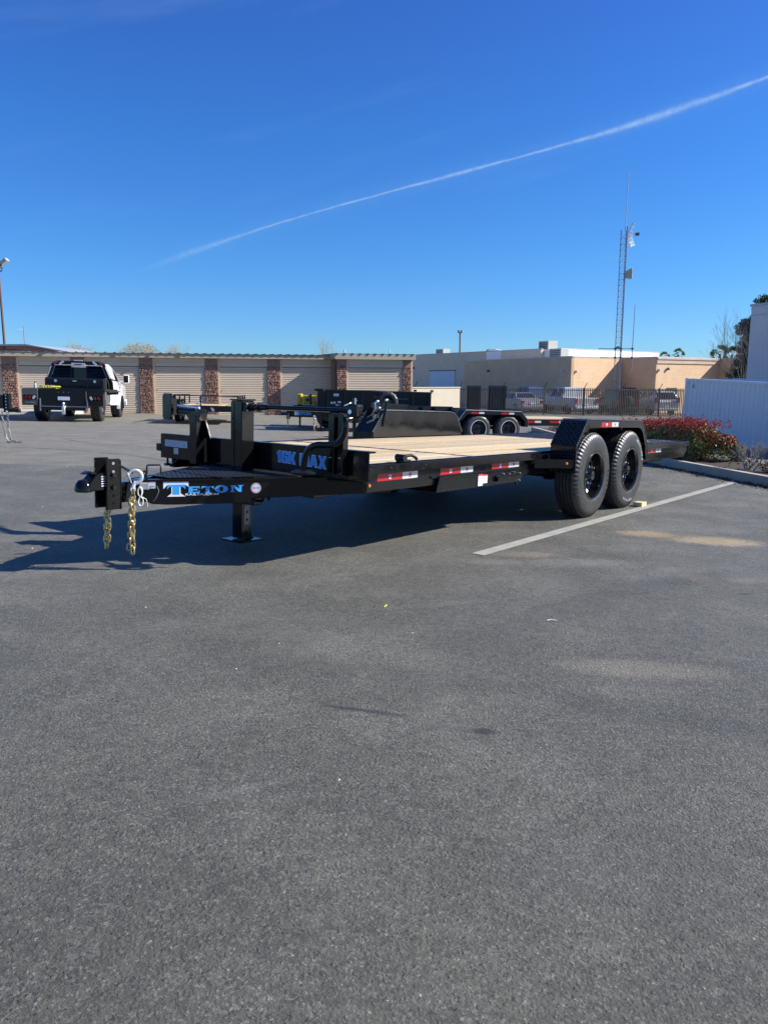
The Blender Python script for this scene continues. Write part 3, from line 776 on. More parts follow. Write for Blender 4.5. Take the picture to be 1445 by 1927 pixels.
    m.prism(rr, 3.675, 3.70, 'x'); m.box(3.62, 3.674, -.835, -.79, .87, 1.0); m.obj('spare_leg_pad', gb, R, bevel=.004)
    m = MB(); m.box(3.60, 3.64, -.915, -.885, .86, 1.0); m.box(3.60, 3.63, -.925, -.905, .93, .985)
    cl = m.obj('swivel_bracket', 'satin_black', R, bevel=.004)
    m = MB(); m.tube([(3.655, -.878+.010*cos(a), .995+.012*sin(a)) for a in [k*pi/5 for k in range(10)]], .005, 6, closed=True); m.box(3.65, 3.66, -.892, -.872, .935, .98)
    m.obj('shackle', 'galvanised', cl)
    # --- tongue
    A, Bp = Vector((4.55, .03, 0)), Vector((3.0, .86, 0)); L = (Bp-A).length; d = (Bp-A)/L
    for s in (1, -1):
        prof = [(-.02, .40), (.02, .378), (.10, .345), (.20, .338), (.72, .338), (.725, .366), (1.75, .388), (1.75, .50), (-.02, .50)]
        m = MB(); m.prism(prof, -.05, 0, 'y')
        # profile axis x -> along beam, y -> inwards
        X = Vector((d.x, d.y*s, 0)); Nn = Vector((-d.y*-1, -d.x, 0)) if s > 0 else Vector((d.y, d.x, 0))
        Nn = Vector((.472, .882*s, 0)).normalized()
        M = basis((A.x, A.y*s, 0), X, Nn, (0, 0, 1))
        b = m.xf(M).obj('tongue_beam', gb, R, bevel=.004)
        MB().prism([(0, .494), (0, .503), (1.72, .503), (1.72, .494)], .001, .010, 'y').xf(M).obj('beam_flange', gb, b)
        if s > 0: build_tongue_decals(b, M)
    MB().prism([(4.36, .10), (4.36, -.10), (3.60, -.50), (3.60, .50)], .5045, .509, 'z').obj('tongue_tread_plate', 'gloss_black', R)
    m = MB(); P = .028
    for i in range(27):
        x = 4.345-P*i; hw = .10+(4.36-x)/.76*.40-.01; nj = int(2*hw/P)
        for j in range(nj):
            c = Vector((x, -nj*P/2+P*(j+.5), .5092)); q = 1 if (i+j) % 2 else -1
            a = Vector((1, q, 0)).normalized()*P*.52; b = Vector((1, -q, 0)).normalized()*P*.15; H = Vector((0, 0, .0022))
            m.add([c-a, c-b, c+a, c+b, c-a*.5+H, c+a*.5+H], [(0, 1, 4), (0, 4, 3), (1, 2, 5), (1, 5, 4), (2, 3, 5), (3, 4, 5)])
    m.obj('raised_tread', 'raised_black', R, kind='stuff')
    m = MB().tube([(4.33, -.17, .508), (4.33, -.17, .56), (4.325, -.165, .567), (4.255, -.135, .567), (4.25, -.13, .56), (4.25, -.13, .508)], .006, 8)
    m.obj('lift_handle', 'satin_black', R)
    MB().tube([(4.40, -.10, .503), (4.40, -.115, .525), (4.40, -.095, .538), (4.40, -.075, .525), (4.40, -.09, .503)], .006, 6).obj('cable_loop', 'satin_black', R)
    # coupler
    m = MB(); m.box(4.672, 4.682, -.065, .065, .332, .632); m.box(4.683, 4.775, -.068, -.056, .334, .642); m.box(4.683, 4.775, .056, .068, .334, .642)
    m.box(4.60, 4.671, -.05, .05, .37, .495); ad = m.obj('coupler_channel', gb, R, bevel=.003)
    for z in (.615, .565, .42, .375):
        MB().cyl((4.73, .0685, z), (4.73, .0700, z), .009, 12).obj('bolt_hole', 'dark_void' if z < .5 else 'decal_grey', ad)
    for z in (.545, .470):
        MB().cyl((4.73, .069, z), (4.73, .085, z), .015, 6).obj('bolt', 'satin_black', ad)
    for z in (.62, .572, .40, .36): MB().cyl((4.776, -.062, z), (4.7775, -.062, z), .006, 10).obj('bolt_hole', 'decal_grey', ad)
    m = MB(); m.prism([(4.70, .455), (4.70, .555), (4.79, .560), (4.83, .552), (4.875, .50), (4.875, .452)], -.050, .050)
    m.lathe([(.0, .062), (.028, .056), (.045, .036), (.052, .01), (.053, -.012), (.047, -.014)], 24, 'z', (4.885, 0, .462))
    m.prism([(4.79, .561), (4.86, .571), (4.90, .552), (4.865, .556), (4.84, .545)], -.028, .028)
    cp = m.obj('ball_coupler', gb, R, bevel=.006)
    m = MB(); random.seed(2)
    for r in range(5):
        x = 4.80
        while x > 4.705:
            w = random.uniform(.006, .02); m.box(x, max(x-w, 4.703), .0505, .0512, .478+r*.014, .484+r*.014); x -= w+.005
    m.obj('cast_lettering', 'decal_label', cp)
    # hook, chains
    pts = [(4.60, .085+.0*k, 0) for k in range(1)]
    hk = [(4.60+0*k, .10, 0) for k in range(1)]
    a = [radians(t) for t in range(-100, 190, 20)]
    m = MB().tube([(4.60-.040*cos(t)*.9, .095+.02*cos(t), .530+.040*sin(t)) for t in a], .0145, 10, r1=.008)
    m.tube([(4.606, .093, .488), (4.613, .092, .468), (4.615, .092, .455)], .015, 10)
    m.bar((4.645, .085, .555), (4.622, .092, .492), .012, .006)
    m.tube([(4.615+.014*cos(t), .094, .452+.014*sin(t)) for t in [k*pi/5 for k in range(10)]], .0065, 8, closed=True)
    m.obj('safety_hook', 'galvanised', R)
    m = MB().bar((4.69, .06, .605), (4.60, .07, .55), .016, .012); m.obj('latch_strut', 'satin_black', R)
    chain(R, [(4.615, .095, .45), (4.622, .098, .30), (4.625, .10, .16), (4.632, .105, .028)], seed=1, pitch=.036, wire=.0062)
    chain(R, [(4.640, .115, .40), (4.640, .105, .25), (4.637, .09, .13), (4.64, .075, .045)], seed=4, pitch=.036, wire=.0058)
    chain(R, [(4.725, -.02, .338), (4.728, -.02, .20), (4.735, -.022, .055)], seed=2, pitch=.036, wire=.0062)
    chain(R, [(4.705, -.035, .338), (4.705, -.035, .22), (4.712, -.034, .085)], seed=6, pitch=.036, wire=.0055)
    # --- drop leg jack
    m = MB(); m.box(3.605, 3.70, -.05, .05, .02, .384); m.box(3.600, 3.705, -.056, .056, .27, .384)
    lg = m.obj('jack_leg', gb, R, bevel=.003)
    MB().box(3.628, 3.677, .0505, .0525, .125, .262).obj('hole_strip', 'decal_grey', lg)
    for z in (.215, .158): MB().cyl((3.652, .0526, z), (3.652, .0536, z), .010, 14).obj('bolt_hole', 'dark_void', lg)
    m = MB(); m.box(3.545, 3.76, -.105, .105, .004, .014); m.prism([(3.56, .0145), (3.604, .0145), (3.604, .04)], -.03, .03)
    m.obj('jack_foot', gb, R, bevel=.002)
    m = MB(); m.box(3.61, 3.69, .057, .16, .275, .335); m.tube([(3.65, .15, .305), (3.65, .21, .31), (3.65, .225, .36), (3.65, .25, .375), (3.65, .27, .35), (3.65, .275, .32)], .010, 8)
    m.obj('jack_pull_pin', 'satin_black', R, bevel=.006)
    # --- near side hardware
    tp = tape(R, 3.395, 2.94, 1.031, .508, .558); tape(R, 2.655, 2.20, 1.031, .508, .556); tape(R, 1.915, 1.46, 1.031, .512, .560)
    tape(R, -1.66, -2.12, 1.031, .512, .556)
    MB().lathe([(.012, 0), (.010, .006), (0, .009)], 14, 'y', (3.475, 1.0305, .485)).obj('marker_light', 'amber_lens', R)
    tb = MB().prism([(2.74, .385), (2.70, .502), (1.42, .502), (1.40, .44), (1.52, .385)], .72, 1.06).obj('ramp_stowage_box', gb, R, bevel=.004)
    for z in (.405, .425, .448, .47): MB().box(1.56, 2.69, 1.061, 1.0635, z, z+.006).obj('pressed_rib', gb, tb)
    lb = MB().box(2.10, 2.17, 1.0645, 1.0655, .395, .488).obj('tyre_label', 'decal_label', tb); MB().box(2.10, 2.17, 1.0656, 1.066, .474, .488).obj('label_stripe', 'decal_red', lb)
    lb = MB().box(2.03, 2.098, 1.0645, 1.0655, .412, .480).obj('tyre_label', 'decal_label', tb); MB().box(2.03, 2.098, 1.0656, 1.066, .470, .480).obj('label_stripe', 'decal_red', lb)
    m = MB(); m.box(1.55, 1.90, 1.062, 1.072, .452, .462); m.box(1.89, 1.90, 1.062, 1.09, .415, .452); m.box(1.50, 1.515, 1.03, 1.05, .36, .45)
    m.obj('latch_bracket', gb, tb)
    for x, z in ((1.78, .47), (1.68, .465), (1.60, .475), (1.50, .46), (1.50, .40)): MB().cyl((x, 1.062, z), (x, 1.074, z), .006, 8).obj('bolt', 'zinc', tb)
    MB().box(2.55, 2.78, 1.031, 1.045, .492, .503).obj('box_flange', gb, R)
    # ring and strap winch on the rail
    m = MB(); m.box(3.05, 3.16, 1.0, 1.05, .626, .640); m.cyl((3.13, .985, .655), (3.13, 1.06, .655), .024, 14); m.tube([(3.12, 1.03, .665), (3.02, 1.03, .668), (2.97, 1.03, .65), (2.955, 1.03, .638)], .011, 8)
    m.obj('tie_down_ring', 'satin_black', R, bevel=.003)
    # --- fenders
    for s in (1, -1):
        yi, yo = s*1.045, s*1.290
        prof = [(.905, .44), (.905, .684), (.71, .905), (.675, .919), (-.60, .907), (-.69, .889), (-.765, .835), (-.87, .66), (-.91, .50)]
        for nm, a, b in (('fender_front', 0, 1), ('fender_front_slope', 1, 2), ('fender_bend', 2, 3), ('fender_top', 3, 4), ('fender_bend', 4, 5), ('fender_bend', 5, 6), ('fender_rear_slope', 6, 7), ('fender_rear', 7, 8)):
            (xa, za), (xb, zb) = prof[a], prof[b]; t = .005
            dx, dz = xb-xa, zb-za; l = math.hypot(dx, dz); nx, nz = dz/l*t, -dx/l*t
            e = .0015; ex, ez = dx/l*e, dz/l*e
            MB().prism([(xa+ex, za+ez), (xb-ex, zb-ez), (xb-ex-nx, zb-ez-nz), (xa+ex-nx, za+ez-nz)], yi, yo).obj(nm, 'gloss_black', R, bevel=.0015)
            D = Vector((dx, 0, dz)).normalized(); nn = max(1, int((l-.004)/.026))
            st = Vector((xa, min(yi, yo)+.004, za))+Vector((-nx, 0, -nz))*0
            # outward side of the panel is away from the wheel centre
            Nn = D.cross(Vector((0, 1, 0))); mid = Vector(((xa+xb)/2, 0, (za+zb)/2-.4))
            if Nn.dot(mid) > 0: lozenges(R, st+D*.003+Nn*.0003, D, (0, 1, 0), nn, 9)
            else: lozenges(R, st+D*.003-Nn*.0003+Vector((0, 9*.026, 0)), D, (0, -1, 0), nn, 9)
        # rolled edge and shallow outer skirt
        inn = [(.885, .44), (.885, .672), (.685, .872), (.62, .848), (-.58, .838), (-.655, .828), (-.72, .79), (-.825, .65), (-.87, .50)]
        for k in range(8):
            q = [prof[k], prof[k+1], inn[k+1], inn[k]]
            MB().prism([(a*.9985, b-.002) for a, b in q], yo, yo+s*.004).obj('fender_skirt', gb, R)
        m = MB().tube([(a, yo+s*.003, b) for a, b in prof], .0045, 6); m.obj('fender_edge_bead', gb, R)
        m = MB().tube([(a, yi, b) for a, b in prof[1:8]], .0045, 6); m.obj('fender_edge_bead', gb, R)
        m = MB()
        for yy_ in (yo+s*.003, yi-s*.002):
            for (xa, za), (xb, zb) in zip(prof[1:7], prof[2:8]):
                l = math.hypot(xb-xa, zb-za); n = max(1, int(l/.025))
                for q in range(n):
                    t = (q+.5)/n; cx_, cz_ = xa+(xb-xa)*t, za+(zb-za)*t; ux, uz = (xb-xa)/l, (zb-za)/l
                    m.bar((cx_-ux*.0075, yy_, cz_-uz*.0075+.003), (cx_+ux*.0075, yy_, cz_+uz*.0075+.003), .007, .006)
        m.obj('tread_end_glints', 'edge_glint', R, kind='stuff')  # small dashes along the fender edges, coloured as glints of sun
        m = MB(); nu, nv = 72, 8; vs = []      # thin sheet, slightly buckled between its welds
        for i in range(nu+1):
            x = -.855+1.745*i/nu
            zt = 9.
            for (xa, za), (xb, zb) in zip(prof[1:7], prof[2:8]):
                if xb <= x <= xa: zt = zb+(za-zb)*(x-xb)/(xa-xb)-.008
            for j in range(nv+1):
                z = .60+(max(zt, .62)-.60)*j/nv; f_ = (z-.60)/.3
                yy = yi-s*(.004+.0065*f_*(1-.55*sin(x*13.5+.5)-.2*sin(x*29))*.55)
                vs.append((x, yy, z))
        m.add(vs, [(i*(nv+1)+j, (i+1)*(nv+1)+j, (i+1)*(nv+1)+j+1, i*(nv+1)+j+1) for i in range(nu) for j in range(nv)], True)
        m.obj('fender_inner_panel', gb, R, fix=False)
        # triangular step in front of the fender
        MB().prism([(1.26, s*1.076), (.907, s*1.285), (.907, s*1.076)], .49, .566, 'z').obj('fender_step', 'gloss_black', R, bevel=.002)
        dd = Vector((-.353, s*.209, 0)); ou = Vector((.209, s*.353, 0)).normalized()
        if s > 0: lozenges(R, Vector((1.26, 1.076, .4915))+dd.normalized()*.006+ou*.0004, (0, 0, 1), dd, 3, 15, P=.0245)
        MB().prism([(-1.22, s*1.076), (-.912, s*1.285), (-.912, s*1.076)], .49, .56, 'z').obj('fender_step', 'gloss_black', R, bevel=.002)
    tape(R, .385, -.03, 1.2945, .851, .894)
    d2 = Vector((-.353, .209, 0)).normalized(); n2 = Vector((.209, .353, 0)).normalized(); c = Vector((1.26, 1.076, 0))+d2*.33
    MB().lathe([(.014, 0), (.011, .007), (0, .010)], 14, 'y').xf(basis((c.x, c.y, .53)+Vector(()) if False else (c.x, c.y, .53), n2.cross(Vector((0, 0, 1))), n2, (0, 0, 1))).obj('marker_light', 'amber_lens', R)
    # --- small things a real frame carries: wiring, bolts, weld beads
    m = MB(); pts = [(3.46, .98, .46)]
    for i in range(26): pts.append((3.3-.22*i, .975, .452-.012*(i % 2)))
    m.tube(pts, .007, 5); m.obj('wiring_loom', 'satin_black', R)
    for x in (3.52, 3.30, 2.9, 2.45, 2.0, 1.5, 1.26): MB().cyl((x, 1.0742, .595), (x, 1.078, .595), .007, 8).obj('bolt', 'satin_black', R)
    for x in (2.45, 1.85, 1.3):
        m2 = MB().box(x-.03, x+.03, .90, .994, .40, .439).obj('hanger_bracket', 'satin_black', R)
    # --- axles, wheels
    for x in (.4513, -.4513):
        MB().cyl((x, -1.1, .385), (x, 1.1, .385), .045, 16).obj('axle', 'satin_black', R)
        for s in (1, -1):
            m = MB(); m.prism([(x+.36, .46), (x+.18, .335), (x-.18, .335), (x-.36, .46), (x-.34, .47), (x-.17, .365), (x+.17, .365), (x+.34, .47)], s*.90-.03, s*.90+.03)
            m.obj('leaf_spring', 'satin_black', R)
            MB().cyl((x, s*1.03, .385), (x, s*1.16, .385), .14, 20).obj('brake_drum', 'satin_black', R)
    random.seed(11)
    for x, z in ((.4513, .395), (-.4513, .405)):
        w = wheel(R, x, 1.2965-.008, z)
        if x > 0: ring_letters(w, 'CR960A', .305, .046, radians(84), radians(8.6), 'tyre_letter_dark')
        else:
            ring_letters(w, 'WESTLAKE', .305, .040, radians(22), radians(7.2), 'tyre_letter')
            ring_letters(w, 'CR960A', .305, .034, radians(168), radians(7.6), 'tyre_letter')
        wheel(R, x, -1.2965+.008, z, side=-1)
    # tail
    MB().box(-3.02, -2.94, -.99, .99, .52, .618).obj('rear_bar', gb, R, bevel=.003)
    MB().box(-2.3, -1.3, .90, .99, .40, .435).obj('ramp_slide', gb, R)
    m = MB(); m.tube([(-1.55, .99, .635), (-1.62, .99, .655), (-1.70, .99, .655), (-1.78, .99, .635)], .008, 8); m.obj('tie_down_ring', 'zinc', R)
    for s in (1, -1): MB().box(-3.118, -3.04, s*.70, s*.95, .505, .60).obj('tail_light_box', gb, R)
    return R

def build_tongue_decals(beam, M):
    a_ = lambda X: 300+X/6.568-256
    s_of = lambda X: .00317*a_(X)+9.3e-7*a_(X)**2
    def z_of(Y): return .50-((895+Y/6.568)-902.4)/296.
    Pm = M @ Matrix(((1, 0, 0, 0), (0, 0, 1, 0), (0, 1, 0, 0), (0, 0, 0, 1)))   # (s, z, out) -> beam frame
    def put(polys, off, nm, mat, par): return ngons(polys, s_of, z_of, off).xf(Pm).obj(nm, mat, par)
    w = put([[(50, 78), (360, 78), (360, 140), (325, 118), (262, 118), (262, 222), (325, 262), (95, 262), (150, 222), (150, 118), (98, 118), (50, 166)]], .0006, 'logo_backing', 'decal_white', beam)
    T = [(105, 112), (322, 112), (322, 168), (285, 140), (250, 140), (250, 236), (165, 236), (165, 140), (128, 140), (92, 170)]
    Ee = [(350, 138), (497, 138), (497, 170), (478, 154), (412, 154), (412, 171), (455, 171), (470, 163), (470, 196), (455, 187), (412, 187), (412, 207), (478, 207), (500, 190), (500, 223), (343, 223), (362, 210), (362, 148)]
    T2 = [(522, 138), (672, 138), (672, 172), (645, 154), (618, 154), (618, 210), (640, 223), (548, 223), (570, 210), (570, 154), (545, 154), (518, 172)]
    N = [(872, 132), (932, 132), (986, 178), (986, 146), (968, 132), (1045, 130), (1016, 146), (1016, 217), (982, 217), (916, 158), (916, 205), (938, 217), (868, 217), (890, 205), (890, 146)]
    blue = put([T, Ee, T2, N], .0014, 'logo_lettering', 'decal_blue', beam)
    # the O: ring
    m = MB(); n = 28
    for k in range(n):
        a0, a1 = 2*pi*k/n, 2*pi*(k+1)/n
        q = [(766+82*cos(a0), 176+47*sin(a0)), (766+82*cos(a1), 176+47*sin(a1)), (766+24*cos(a1), 176+31*sin(a1)), (766+24*cos(a0), 176+31*sin(a0))]
        m.prism([(s_of(x), z_of(y)) for x, y in q], .0014, .002, 'z')
    m.xf(Pm).obj('logo_lettering', 'decal_blue', beam)
    t = fit_text('RAILER.COM', s_of(322), s_of(732), z_of(251), z_of(225), depth=.0003, offset=.012)
    t.xf(Pm @ Matrix.Translation((0, 0, .0026))).obj('website_lettering', 'decal_white', beam, fix=False)
    # round sticker
    c = (s_of(1193), z_of(172)); m = MB().lathe([(.034, .0004), (.034, .0012), (0, .0012)], 32, 'z', (c[0], c[1], 0)); st = m.xf(Pm).obj('round_sticker', 'decal_label', beam)
    MB().lathe([(.031, .0013), (.027, .0015), (.026, .0013)], 32, 'z', (c[0], c[1], 0)).xf(Pm).obj('sticker_ring', 'decal_red', st)
    fit_text('NATM', c[0]-.021, c[0]+.021, c[1]-.006, c[1]+.009, depth=.0002, offset=.02).xf(Pm @ Matrix.Translation((0, 0, .0016))).obj('sticker_lettering', 'decal_blue', st, fix=False)
    # breakaway switch, bracket and coiled white cable
    def bx(s0, s1, z0, z1, d0, d1): return MB().box(s0, s1, z0, z1, d0, d1).xf(Pm)
    sw = bx(.015, .075, .442, .485, .001, .045).obj('breakaway_switch', 'decal_grey', beam, bevel=.004)
    bx(.078, .118, .445, .487, .001, .004).obj('switch_bracket', 'galvanised', sw)
    for s0 in (.080, .098): MB().cyl((s0, .462, .004), (s0, .462, .014), .006, 8).xf(Pm).obj('bolt', 'zinc', sw)
    m = MB(); random.seed(8)
    for zc, hh, ww in ((.455-.022, .030, .017), (.372, .028, .020)):
        for k in range(3):
            dx = random.uniform(-.005, .005); w_ = ww*random.uniform(.45, 1.0)
            m.tube([(.022+dx+w_*cos(t), zc+hh*sin(t), .05+.004*k) for t in [q*2*pi/16 for q in range(16)]], .0016, 5, closed=True)
    m.tube([(.03, .40, .05), (.055, .385, .05), (.064, .35, .05), (.062, .338, .05)], .0016, 5)
    m.xf(Pm).obj('breakaway_cable', 'white_cable', sw)
    m = MB().tube([(.098, .462, .012), (.125, .46, .03), (.135, .43, .035), (.115, .385, .03), (.10, .365, .02)], .0018, 6); m.xf(Pm).obj('switch_cable', 'decal_grey', sw)
MAIN = build_main()

# wood block behind the rear wheel
Mb = frame_xy((2.70, 8.07, G(2.70, 8.07)+.002), (.62, .78, 0), GN)
o = MB().box(-.07, .07, -.055, .04, 0, .045).obj('wood_block', 'wood_block', bevel=.003); o.matrix_world = Mb
tag(o, 'short pale wooden block wedged behind the rear tyre of the flatbed trailer', 'wheel chock')

# ------------------------------------------------------------------ trailers standing further back
def jack(parent, x, y, top, r=.035):
    j = MB().box(x-r, x+r, y-r, y+r, .25, top).obj('jack', 'far_black', parent, bevel=.004)
    MB().box(x-r*.75, x+r*.75, y-r*.75, y+r*.75, .02, .249).obj('jack_leg', 'far_black', j)
    MB().box(x-.09, x+.09, y-.09, y+.09, .004, .018).obj('jack_foot', 'far_black', j)
    return j
def coupler(parent, x, z, s=1.):
    m = MB(); m.box(x-.20, x-.10, -.04, .04, z-.16*s, z+.15*s); c = m.obj('coupler_channel', 'far_black', parent, bevel=.003)
    m = MB(); m.box(x-.099, x, -.045, .045, z-.03, z+.045); m.lathe([(0, .05), (.04, .04), (.05, 0), (.05, -.03)], 14, 'z', (x+.01, 0, z)); m.obj('ball_coupler', 'far_black', c, bevel=.003)
    for dz in (-.10, .0, .10): MB().cyl((x-.15, .041, z+dz), (x-.15, .046, z+dz), .012, 8).obj('bolt', 'zinc', c)
    return c

def build_B():
    d = Vector((.91, .41, 0)).normalized()
    org = Vector((2.49, 17.67, 0)); R = thing('equipment_trailer', 'black twin axle flatbed trailer with thin white tyre rings, parked behind the large one', 'trailer',
              frame_xy((org.x, org.y, G(org.x, org.y)), (-d.x, -d.y, 0), GN), 'black trailers parked across the lot')
    fb = 'far_black'
    # local: x forward (left in view), y towards the camera; near tyre face at y = 0
    for k in range(9):
        MB().box(-3.3, 1.95, -.36-.2*k-.195, -.36-.2*k, .525, .56).obj('deck_plank', 'deck_wood', R)
    for y in (-.28, -2.28): MB().box(-3.35, 2.0, y-.05, y, .40, .555).obj('side_beam', fb, R, bevel=.003)
    for x in (-3.3, -2.2, -1.2, 1.2, 1.9): MB().box(x-.04, x+.04, -2.25, -.34, .42, .52).obj('cross_member', fb, R)
    for s, yo in ((1, .02), (-1, -2.58)):
        yi = yo-.27*s if s > 0 else yo+.27
        y0, y1 = min(yo, yi), max(yo, yi)
        prof = [(.95, .52), (.76, .755), (-.72, .735), (-.90, .56), (-.92, .40)]
        for a, b in zip(prof[:-1], prof[1:]):
            m = MB().prism([a, b, (b[0]*.985, b[1]-.014), (a[0]*.985, a[1]-.014)], y0, y1); m.obj('fender_panel', fb, R)
        inn = [(.86, .52), (.71, .665), (-.67, .65), (-.82, .52), (-.84, .40)]
        for k in range(4): MB().prism([prof[k], prof[k+1], inn[k+1], inn[k]], yo if s > 0 else yo-.005, yo+.005 if s > 0 else yo).obj('fender_skirt', fb, R)
        m = MB().tube([(a, yo+(.006 if s > 0 else -.006), b+.002) for a, b in prof], .006, 5); m.obj('fender_edge_bead', 'galvanised' if s > 0 else fb, R)
        MB().prism(prof[:4]+[(-.88, .50), (.93, .50)], (yi if s > 0 else yi-.005), (yi+.005 if s > 0 else yi)).obj('fender_inner_panel', fb, R)
    tape(R, .62, .28, .026, .675, .715, emblem=False); tape(R, -.18, -.52, .026, .67, .71, emblem=False)
    tape(R, -1.05, -1.5, -.279, .47, .52, emblem=False); tape(R, -1.75, -2.2, -.279, .47, .52, emblem=False); tape(R, -2.5, -2.95, -.279, .47, .52, emblem=False)
    # raised front side with sloping gusset plates
    MB().box(.98, 2.05, -.30, -.26, .56, .82).obj('side_rail', fb, R)
    for x in (.98, 1.40, 1.72, 2.02):
        MB().prism([(-.255, .82), (-.02, .62), (-.02, .595), (-.255, .60)], x-.035, x+.035, 'x').obj('gusset', 'gloss_black', R)
    MB().box(2.0, 2.06, -2.3, -.26, .50, .84).obj('headboard', fb, R)
    for s in (1, -1):
        MB().bar((2.0, -1.3+s*.8, .46), (3.15, -1.3+s*.06, .46), .05, .13).obj('tongue_beam', fb, R)
    MB().box(2.07, 2.75, -1.6, -1.0, .535, .62).obj('battery_box', fb, R, bevel=.01)
    for y in (-1.02,): MB().box(2.15, 2.45, -.998, -.995, .55, .61).obj('white_label', 'decal_label', R)
    c = coupler(R, 3.35, .48); c.location = (0, -1.3, 0)
    j = jack(R, 2.9, -1.3, .95); MB().bar((2.9, -1.26, .9), (2.95, -1.05, .9), .02).obj('crank_handle', 'zinc', j)
    for x in (.40, -.40):
        wl = wheel(R, x, 0, .33, R=.33, w=.2, rim=.185, simple_=True, depth=.06)
        MB().lathe([(.192, .006), (.200, .0095), (.208, .0085), (.208, .006)], 40).obj('white_ring', 'tyre_letter', wl)
        for k in range(6):
            a = k*pi/3; MB().cyl((.06*cos(a), -.05, .06*sin(a)), (.06*cos(a), -.03, .06*sin(a)), .011, 6).obj('lug_nut', 'lug_chrome', wl)
        wheel(R, x, -2.56, .33, R=.33, w=.2, rim=.185, simple_=True, depth=.06, side=-1)
        MB().cyl((x, -2.4, .33), (x, -.2, .33), .04, 10).obj('axle', fb, R)
build_B()

def build_C():
    d = Vector((.985, .17, 0)).normalized(); org = Vector((-1.6, 21.0, 0))
    R = thing('dump_trailer', 'black dump trailer with high ribbed sides, spare wheel and long tongue lettered in blue', 'trailer',
              frame_xy((org.x, org.y, G(org.x, org.y)), (-d.x, -d.y, 0), GN), 'black trailers parked across the lot')
    fb = 'far_black'; L = 2.92
    b = MB().box(-L, 0, -.03, 0, .55, 1.09).obj('body_side', fb, R); MB().box(-L, 0, -1.85, -1.82, .55, 1.09).obj('body_side', fb, R)
    MB().box(-.03, 0, -1.82, -.03, .55, 1.09).obj('front_panel', fb, R); MB().box(-L, -L+.03, -1.82, -.03, .55, 1.05).obj('tailgate', fb, R); MB().box(-L+.03, -.03, -1.82, -.03, .53, .56).obj('body_floor', fb, R)
    MB().box(-L-.02, .02, -.04, .035, 1.09, 1.125).obj('top_rail', fb, R)
    for i in range(7):
        x = -.06-i*(L-.12)/6; MB().box(x-.035, x+.035, .0, .045, .56, 1.088).obj('side_post', fb, R)
    for x, z in ((-L-.02, 1.13), (-L+.45, 1.13)): MB().box(x-.03, x+.05, -.03, .03, z, z+.05).obj('tarp_bracket', fb, R)
    # lettering and stickers on the side
    def side_text(s, x0, x1, z0, z1, mat, y=.004):
        t = fit_text(s, 0, abs(x1-x0), 0, z1-z0, depth=.0005, offset=.01)
        t.xf(basis((x0, y, z0), (-1, 0, 0), (0, 0, 1), (0, 1, 0))).obj('side_lettering', mat, R, fix=False)
    side_text("TJ's", -1.45, -1.62, .96, 1.02, 'decal_label'); side_text('435.673.3737', -1.95, -2.25, .90, .94, 'decal_grey')
    MB().box(-.22, -.36, .001, .004, .93, 1.02).obj('warning_label', 'decal_label', R); MB().box(-.22, -.36, .0042, .005, .93, .955).obj('label_band', 'unit_dark', R)
    for x0, x1, z0, z1, mt in ((-.14, -.20, .76, .79, 'decal_white'), (-.22, -.28, .77, .80, 'decal_white'), (-.12, -.30, .745, .752, 'decal_white'), (-.34, -.42, .77, .82, 'decal_label'), (-.28, -.36, .70, .725, 'decal_label'), (-.37, -.43, .70, .72, 'decal_red'), (-1.33, -1.42, .93, .97, 'decal_red')):
        MB().box(x0, x1, .001, .004, z0, z1).obj('side_sticker', mt, R)
    MB().box(-L, .9, -.25, -.15, .38, .53).obj('main_beam', fb, R); MB().box(-L, .9, -1.7, -1.6, .38, .53).obj('main_beam', fb, R)
    # spare wheel on the side
    s_ = wheel(R, -1.68, .12, .82, R=.30, w=.16, rim=.17, simple_=True, depth=.05); s_.name = 'spare_wheel'
    MB().prism([(-1.1, .58), (-1.25, .72), (-2.75, .69), (-2.9, .55)], .05, .24).obj('fender', fb, R)
    tape(R, -2.3, -2.6, .242, .62, .66, emblem=False)
    for x in (-1.62, -2.35):
        wheel(R, x, .22, .33, R=.33, w=.2, rim=.185, simple_=True, depth=.06); wheel(R, x, -2.06, .33, R=.33, w=.2, rim=.185, simple_=True, depth=.06, side=-1)
    # tongue
    tb = MB().bar((.9, -.20, .45), (-.02, .0, .45), .06, .17).obj('tongue_beam', fb, R)
    MB().bar((.9, -.22, .45), (-.02, -1.7, .45), .06, .17).obj('tongue_beam', fb, R)
    d_ = Vector((-.92, .20, 0)).normalized(); n_ = Vector((.2, .92, 0)).normalized()
    t = fit_text('TETON', 0, .42, 0, .085, depth=.0005, offset=.03)
    t.xf(basis(Vector((.78, -.174, .42))+n_*.034, d_, (0, 0, 1), n_)).obj('logo_lettering', 'decal_blue', R, fix=False)
    t = MB().box(-.01, .09, 0, .10, 0, .0008); t.xf(basis(Vector((.80, -.178, .415))+n_*.0312, d_, (0, 0, 1), n_)).obj('logo_backing', 'decal_white', R)
    m = MB(); m.box(-.02, .22, -.5, .02, .56, 1.08); m.box(.05, .30, -.40, -.05, 1.081, 1.14); m.obj('pump_box', fb, R, bevel=.01)
    m = MB(); m.tube([(.10, .03, .70), (.14, .06, .85), (.05, .05, .98)], .012, 6); m.obj('hydraulic_hose', 'satin_black', R)
    j = jack(R, .12, .06, .62)
    MB().cyl((.3, .05, .40), (.3, .12, .40), .035, 10).obj('tow_hook', 'galvanised', R)
    chain(R, [(.30, .10, .40), (.31, .10, .22), (.30, .10, .05)], pitch=.05, wire=.008, seed=9)
    chain(R, [(.98, -.15, .45), (1.00, -.13, .25), (.99, -.12, .10)], pitch=.05, wire=.008, seed=10)
